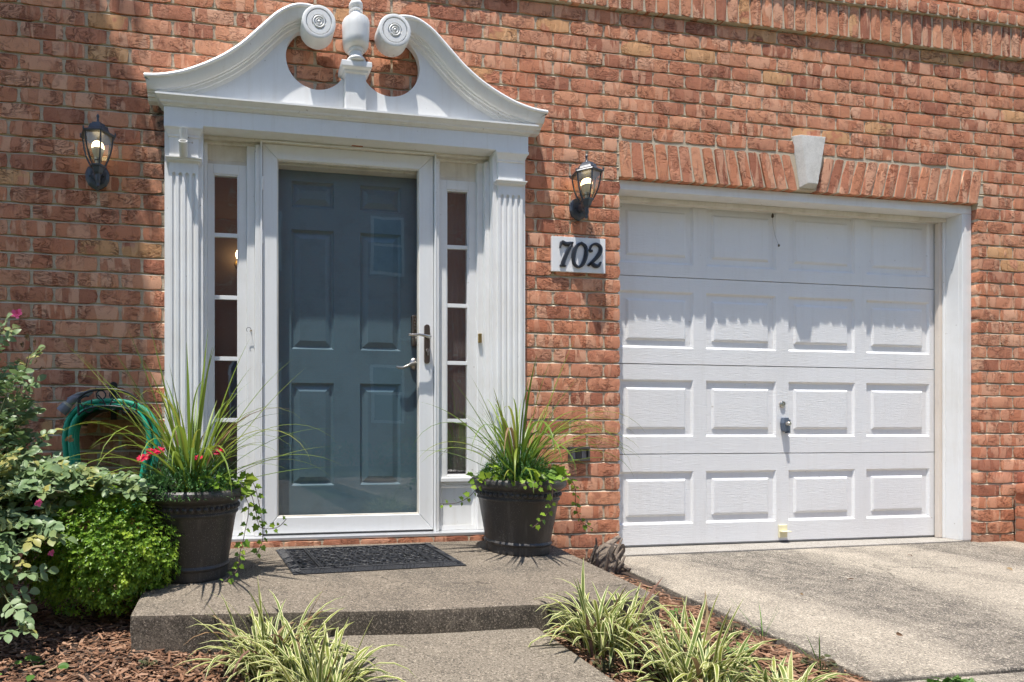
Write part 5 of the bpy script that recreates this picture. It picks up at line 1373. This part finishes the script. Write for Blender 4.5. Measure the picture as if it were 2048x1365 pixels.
# ------------------------------------------------------------------ hose and its holder
hh = thing('hose_holder', 'black scrolled iron hose holder on the brick wall', 'hose holder', (-0.565, -0.02, 0.72))
HX, HYf = -0.556, -0.155
def rods(paths, nm, rad=0.0052):
    for p in paths: part(MB().tube(p, rad, 8), nm, M['iron'], hh, smooth=60)
arch_ = [(HX+x, HYf, z) for x, z in smooth_curve([(-0.132,0.672),(-0.132,0.735),(-0.128,0.757),(-0.08,0.787),(0.0,0.798),(0.08,0.787),(0.128,0.757),(0.132,0.735),(0.132,0.672)], 5)]
low_ = [(HX+x, HYf-0.002, z) for x, z in smooth_curve([(-0.132,0.676),(-0.10,0.700),(-0.05,0.714),(0.0,0.718),(0.05,0.714),(0.10,0.700),(0.132,0.676)], 5)]
rods([arch_], 'arched_rod', 0.0056); rods([low_], 'lower_rod', 0.0045)
def curl(cx, cz, r0, a0, a1, n=18): return [(HX+cx+r0*math.cos(R(a0+(a1-a0)*i/n)), HYf-0.001, cz+r0*math.sin(R(a0+(a1-a0)*i/n))) for i in range(n+1)]
for sx in (-1, 1):
    m = lambda P: [(HX+(p[0]-HX)*sx, p[1], p[2]) for p in P]
    rods([m(curl(-0.098,0.738,0.026,60,380)), m(curl(-0.086,0.708,0.021,-250,60)), m(curl(-0.030,0.770,0.021,-60,260)), m(curl(-0.026,0.718,0.018,-190,130)), m([(HX-0.045,HYf-0.001,0.77),(HX-0.02,HYf-0.001,0.745),(HX-0.01,HYf-0.001,0.72)])], 'scroll', 0.0032)
part(MB().box(HX-0.014, HX+0.014, -0.012, -0.004, 0.655, 0.828), 'wall_strap', M['iron'], hh, bevel=0.002)
part(MB().lathe([(0.020,-0.010),(0.018,-0.015),(0.001,-0.016)], (HX,0,0.826), 14, axis='y'), 'strap_head', M['iron'], hh)
saddle = MB(); n = 14
for k in range(n):
    a0, a1 = R(160-140*k/n), R(160-140*(k+1)/n)
    P = [(HX+0.135*math.cos(a), 0.585+0.115*math.sin(a)) for a in (a0, a1)]
    saddle.add([(P[0][0],-0.006,P[0][1]),(P[1][0],-0.006,P[1][1]),(P[1][0],HYf,P[1][1]),(P[0][0],HYf,P[0][1])], [(0,1,2,3)])
part(saddle, 'saddle', M['iron'], hh, smooth=60)
def hose():
    r = random.Random(9)
    t = thing('garden_hose', 'green garden hose coiled over the iron holder', 'hose', (-0.565, -0.08, 0.2))
    lay = [(0.0,-0.03),(0.0,-0.062),(0.0,-0.094),(0.0,-0.126),(0.026,-0.046),(0.026,-0.080),(0.026,-0.112)]
    for i, (up, y) in enumerate(lay):
        hw = 0.172 + up*0.9 + r.uniform(-0.010, 0.012); top = 0.718 + up; bot = 0.20 + r.uniform(-0.05, 0.05); ex = r.uniform(0.0, 0.03)
        P = []
        for k in range(25):
            a = math.pi*k/24; s = math.sin(a)
            P.append((HX - hw*math.copysign(abs(math.cos(a))**0.8, math.cos(a)) + (ex if k > 12 else 0)*(k-12)/12, y + r.uniform(-0.001,0.001), 0.545 + (top-0.545)*s**0.75))
        for k in range(1, 8): P.append((HX+hw+ex-0.006*k, y, 0.545-(0.545-bot-0.14)*k/7))
        for k in range(1, 12):
            a = math.pi*k/12; P.append((HX+hw*math.cos(a)*0.9+ex*(1-k/12), y, bot+0.14-0.14*math.sin(a)))
        for k in range(1, 8): P.append((HX-hw*0.9-hw*0.1*k/8, y, bot+0.14+(0.545-bot-0.14)*k/8))
        part(MB().tube(P, 0.0135, 10, closed=True), 'hose_loop', M['hose'], t, smooth=60)
    nz = part(MB().tube([(-0.775,-0.12,0.690),(-0.760,-0.118,0.707),(-0.748,-0.116,0.722)], [0.027,0.028,0.024], 14), 'nozzle_head', M['nozzle'], t, smooth=50)
    part(MB().tube([(-0.7495,-0.116,0.7205),(-0.742,-0.115,0.730)], [0.025,0.023], 14), 'nozzle_ring', M['nozzlec'], nz, smooth=50)
    part(MB().tube([(-0.742,-0.115,0.730),(-0.72,-0.112,0.752),(-0.69,-0.108,0.768),(-0.655,-0.10,0.782),(-0.64,-0.098,0.792)], [0.019,0.020,0.015,0.013,0.010], 12), 'nozzle_grip', M['nozzle'], nz, smooth=50)
    part(MB().tube([(-0.745,-0.12,0.752),(-0.70,-0.12,0.776),(-0.675,-0.118,0.784)], [0.006,0.007,0.005], 8), 'trigger', M['nozzle'], nz, smooth=50)
hose()

# ------------------------------------------------------------------ driftwood stump
def stump():
    r = random.Random(13); z0 = bed_z(1.93,-0.3)
    t = thing('driftwood_stump', 'gnarled grey driftwood stump between stoop and garage', 'stump', (1.93, -0.28, z0))
    mb = MB(); n, m = 26, 12; vs, fs = [], []
    for j in range(m+1):
        h = j/m
        for k in range(n):
            a = 2*math.pi*k/n
            q = 0.066*(1.15-0.35*h+0.22*math.sin(3*a+h*3)+0.30*noise.noise((3*math.cos(a), 3*math.sin(a), h*3.5)) + 0.16*noise.noise((9*math.cos(a), 9*math.sin(a), h*3)))
            vs.append((1.945+q*math.cos(a)+0.06*h*h, -0.27+q*math.sin(a)*0.8, z0-0.02+0.160*h*(1+0.28*noise.noise((2.2*math.cos(a), 2.2*math.sin(a), 4)))))
    for j in range(m):
        for k in range(n): fs.append((j*n+k, j*n+(k+1)%n, (j+1)*n+(k+1)%n, (j+1)*n+k))
    fs.append(tuple(range(m*n, (m+1)*n))); mb.add(vs, fs)
    body = part(mb, 'trunk', M['wood'], t, smooth=30)
    for k in range(22):
        a = r.uniform(0, 6.28); b = Vector((1.945+0.07*math.cos(a), -0.27+0.06*math.sin(a), z0+r.uniform(0.0,0.06)))
        e = b + Vector((r.uniform(-0.03,0.09), r.uniform(-0.035,0.02), r.uniform(0.06,0.15)))
        part(MB().tube([b, b.lerp(e,0.5)+Vector((r.uniform(-.015,.015), r.uniform(-.02,.01), 0)), e], [0.010, 0.008, 0.004], 6), 'splinter', M['wood'], t, smooth=40)
    for e in ((2.09,-0.20,z0+0.165),(2.07,-0.24,z0+0.075),(2.03,-0.36,z0+0.03)):
        part(MB().tube([(1.96,-0.26,z0+0.09),(2.0,-0.25,z0+0.5*(e[2]-z0)+0.06),e], [0.024,0.018,0.012], 8), 'branch_stub', M['wood'], t, smooth=40)
stump()

# ------------------------------------------------------------------ weeds and debris
def weed(name, cx, cy, z0, n, size, seed, mat, label, hgt=0.06):
    r = random.Random(seed); t = thing(name, label, 'weed', (cx, cy, z0)); inv = Matrix.Translation(t.location).inverted()
    vs, fs = leaf_geo(size, size*0.75, 0.2, 0.1); mb = MB(); mb.add(vs, fs); me = mb.mesh('leaf', mat, 180)
    for i in range(n):
        a = r.uniform(0, 6.28); q = size*1.6*math.sqrt(r.random()); p = Vector((cx+q*math.cos(a), cy+q*math.sin(a), z0+hgt*r.uniform(0.3,1)))
        obj_at('leaf', me, t, frame_mx(p, (math.cos(a), math.sin(a), r.uniform(-0.1,0.5)), (0,-0.4,1), r.uniform(-.4,.4), r.uniform(0.6,1.1)), inv)
        if i % 2 == 0: part(MB().tube([(cx, cy, z0-0.005), p], 0.0012, 4), 'stalk', M['cane'], t)
weed('seedling', -0.555, -1.155, bed_z(-0.55,-1.15), 6, 0.040, 71, M['weed'], 'round leaved seedling alone in the left mulch', 0.035)
weed('seedling', -0.66, -1.16, bed_z(-0.66,-1.16), 4, 0.028, 72, M['weed'], 'tiny seedling at the far left of the mulch', 0.03)
weed('clover_patch', 1.72, -1.03, bed_z(1.72,-1.03), 26, 0.020, 73, M['weed'], 'pale clover sprig between stoop corner and drive', 0.05)
weed('clover_patch', 1.62, -1.36, bed_z(1.62,-1.36), 40, 0.022, 74, M['weed'], 'bright clover behind the wide grass clump', 0.05)
weed('purple_weed', 1.80, -1.17, bed_z(1.80,-1.17), 46, 0.020, 75, M['darkweed'], 'purple brown weed along the drive edge near the stoop', 0.05)
weed('purple_weed', 1.84, -1.45, bed_z(1.84,-1.45), 46, 0.020, 76, M['darkweed'], 'purple brown weed along the drive edge farther out', 0.05)
weed('creeping_weed', 1.13, -1.40, bed_z(1.13,-1.40), 60, 0.016, 77, M['darkweed'], 'low dull weed at the right edge of the walk', 0.04)
weed('creeping_weed', 1.33, -1.40, bed_z(1.33,-1.40), 40, 0.016, 78, M['weed'], 'low green weed between the two large right grass clumps', 0.03)
weed('creeping_weed', -0.24, -1.14, bed_z(-0.24,-1.14), 26, 0.014, 79, M['darkweed'], 'low dull weed at the foot of the stoop corner', 0.03)
def bent(cx, cy, z0, label, seed):
    r = random.Random(seed); t = thing('grass_weed', label, 'weed', (cx, cy, z0)); inv = Matrix.Translation(t.location).inverted()
    for k in range(4):
        az = r.uniform(0, 6.28); me = blade_mesh('blade', blade_pts((cx,cy,z0), az, r.uniform(0.1,0.2), r.uniform(0.8,1.5), r.uniform(0.0,0.6), 6), 0.0035, M['weed'], 0.2); obj_at('blade', me, t, Matrix(), inv)
bent(1.90, -1.40, bed_z(1.9,-1.4), 'thin wiry grass weed beside the smallest clump', 81); bent(1.99, -1.12, bed_z(1.99,-1.12), 'thin wiry grass weed at the drive edge', 82)

dl = MB(); vs, fs = leaf_geo(0.032, 0.016, 0.5, 0.3); dl.add(vs, fs); DLM = dl.mesh('fallen_leaf', M['dry'], 180)
spots = [('curled dead leaf nearest the garage apron', 3.9, -0.25), ('dead leaf on the dark middle of the drive', 3.05, -0.62), ('dead leaf at the right of the drive', 4.1, -0.55),
         ('dead leaf on the left pale part of the drive', 2.55, -0.78), ('dead leaf near the bottom right joint', 3.0, -1.30), ('dead leaf near the bottom centre of the drive', 2.45, -1.22)]
for i, (lab, x, y) in enumerate(spots):
    o = bpy.data.objects.new('fallen_leaf', DLM); COL.objects.link(o)
    o.matrix_basis = frame_mx((x, y, drive_z(x, y)+0.009), (math.cos(i*2.1), math.sin(i*2.1), 0.05), (0.2,0,1), 0.3*i, rng.uniform(0.7,1.1))
    tag(o, lab, 'leaf', 'dead leaves on the drive')

# ------------------------------------------------------------------ beyond the camera: what the glass mirrors
def tree(x, y, h, seed, label):
    r = random.Random(seed); z0 = -0.6; t = thing('tree', label, 'tree', (x, y, z0), 'trees across the street')
    part(MB().tube([(x,y,z0-0.3),(x+0.1,y,z0+h*0.25),(x-0.05,y+0.1,z0+h*0.5),(x,y,z0+h*0.8)], [0.28,0.22,0.16,0.05], 10), 'trunk', M['bark'], t, smooth=60)
    mb = MB(); at = []
    for c in range(26):
        a = r.uniform(0, 6.28); q = h*0.34*math.sqrt(r.random()); cz = z0 + h*r.uniform(0.22, 0.98); q *= 1.15-abs((cz-z0)/h-0.5)
        cc = Vector((x+q*math.cos(a), y+q*math.sin(a), cz)); rr = h*r.uniform(0.09, 0.16)
        for k in range(110):
            v = Vector((r.gauss(0,1), r.gauss(0,1), r.gauss(0,0.8))).normalized()*rr*(0.5+0.5*r.random()); p = cc+v
            d, s, u = basis((r.uniform(-1,1), r.uniform(-1,1), r.uniform(-1,1))); L = r.uniform(0.14, 0.3)
            mb.add([tuple(p), tuple(p+d*L*0.5+s*L*0.35), tuple(p+d*L), tuple(p+d*L*0.5-s*L*0.35)], [(0,1,2,3)]); at.append(r.random())
    mb.a['rnd'] = ('FACE', at); f = part(mb, 'crown', M['tree'], t, recalc=False); f['kind'] = 'stuff'
def shade_tree():
    """the tall tree left of the view whose crown keeps the sun off the left bay of the wall"""
    r = random.Random(120); x, y, z0 = -2.45, -1.75, -0.2
    t = thing('shade_tree', 'tall leafy tree left of the view that shades the wall by the lantern', 'tree', (x, y, z0))
    part(MB().tube([(x,y,z0-0.3),(x+0.03,y,1.5),(x-0.04,y+0.05,3.2),(x+0.02,y+0.08,5.2),(x,y+0.1,8.6)], [0.15,0.12,0.10,0.075,0.02], 10), 'trunk', M['bark'], t, smooth=60)
    for k in range(12):
        h = 3.9+0.38*k; a = k*2.4; L = 1.0-0.04*k
        part(MB().tube([(x,y+0.06,h),(x+0.5*L*math.cos(a),y+0.5*L*math.sin(a),h+0.35),(x+L*math.cos(a),y+L*math.sin(a),h+0.6)], [0.04,0.028,0.008], 6), 'limb', M['bark'], t)
    mb = MB(); at = []; made = 0
    while made < 8500:
        v = Vector((r.gauss(0,1), r.gauss(0,1), r.gauss(0,1))).normalized(); q = (0.25+0.75*r.random())*(1+0.14*noise.noise(v*3))
        p = Vector((x+0.12+1.05*v.x*q, y+0.45+1.25*v.y*q, 6.6+2.75*v.z*q))
        if p.y > -0.12: continue
        xw = p.x - 0.9*p.y                                   # where the leaf's shadow meets the wall; crown cut to spare the door side
        if xw > -0.40 + 0.05*noise.noise(p*2.0): continue
        if p.z + 4.9*p.y < 0.45 and r.random() < 0.85: continue   # crown thinned where its shade would fall on the beds
        if noise.noise(p*1.3 + Vector((3,1,0))) < -0.42: continue   # gaps between the leaf masses
        d, s, u = basis((r.uniform(-1,1), r.uniform(-1,1), r.uniform(-0.7,0.5))); L = r.uniform(0.06, 0.11)
        mb.add([tuple(p), tuple(p+d*L*0.5+s*L*0.36), tuple(p+d*L-u*L*0.1), tuple(p+d*L*0.5-s*L*0.36)], [(0,1,2,3)]); at.append(r.random()); made += 1
    mb.a['rnd'] = ('FACE', at); f = part(mb, 'crown', M['tree'], t, recalc=False); f['kind'] = 'stuff'
shade_tree()

def opposite_house():
    t = thing('opposite_house', 'brick row house across the street facing the front door', 'house', (3, -17, -0.8))
    part(MB().box(-9, 16, -22, -17, -0.9, 10.4), 'wall', M['farbrick'], t)
    part(MB().prism([(-9.4,10.401),(16.4,10.401),(15.5,12.6),(-8.5,12.6)], -22.4, -16.7), 'roof', M['bark'], t)
    for k in range(5):
        for zz in (0.9, 6.3):
            x = -9.6 + 1.3 + k*4.5
            w = part(MB().box(x, x+1.25, -17.001, -16.93, zz, zz+2.1), 'window', M['trim'], t)
            for (a, b) in ((0.1, 1.0), (1.1, 2.0)): part(MB().box(x+0.1, x+1.15, -16.93, -16.915, zz+a, zz+b), 'pane', M['steelgrey'], w)
opposite_house()
names = ['far left', 'left', 'second left', 'middle', 'second right', 'right', 'far right']
for i, (x, y, h) in enumerate(((-22,-19,9),(-16,-20,10),(-12,-15.5,8),(-3.5,-14.0,6),(18,-15,8),(22,-20,10),(28,-19,9))):
    tree(x, y, h, 90+i, 'leafy shade tree across the street, %s of the row' % names[i])
hedge_ = thing('hedge', 'clipped hedge across the lawn facing the house', 'hedge', (2, -9.0, -0.6))
r_ = random.Random(99); mb = MB(); at = []
for k in range(9000):
    p = Vector((r_.uniform(-10, 16), -9.0+r_.uniform(-0.5,0.5), -0.6+r_.uniform(0,0.9))); d, s, u = basis((r_.uniform(-1,1), r_.uniform(-1,1), r_.uniform(-0.4,1))); L = r_.uniform(0.08,0.16)
    mb.add([tuple(p), tuple(p+d*L*0.5+s*L*0.35), tuple(p+d*L), tuple(p+d*L*0.5-s*L*0.35)], [(0,1,2,3)]); at.append(r_.random())
mb.a['rnd'] = ('FACE', at); f_ = part(mb, 'foliage', M['tree'], hedge_, recalc=False); f_['kind'] = 'stuff'
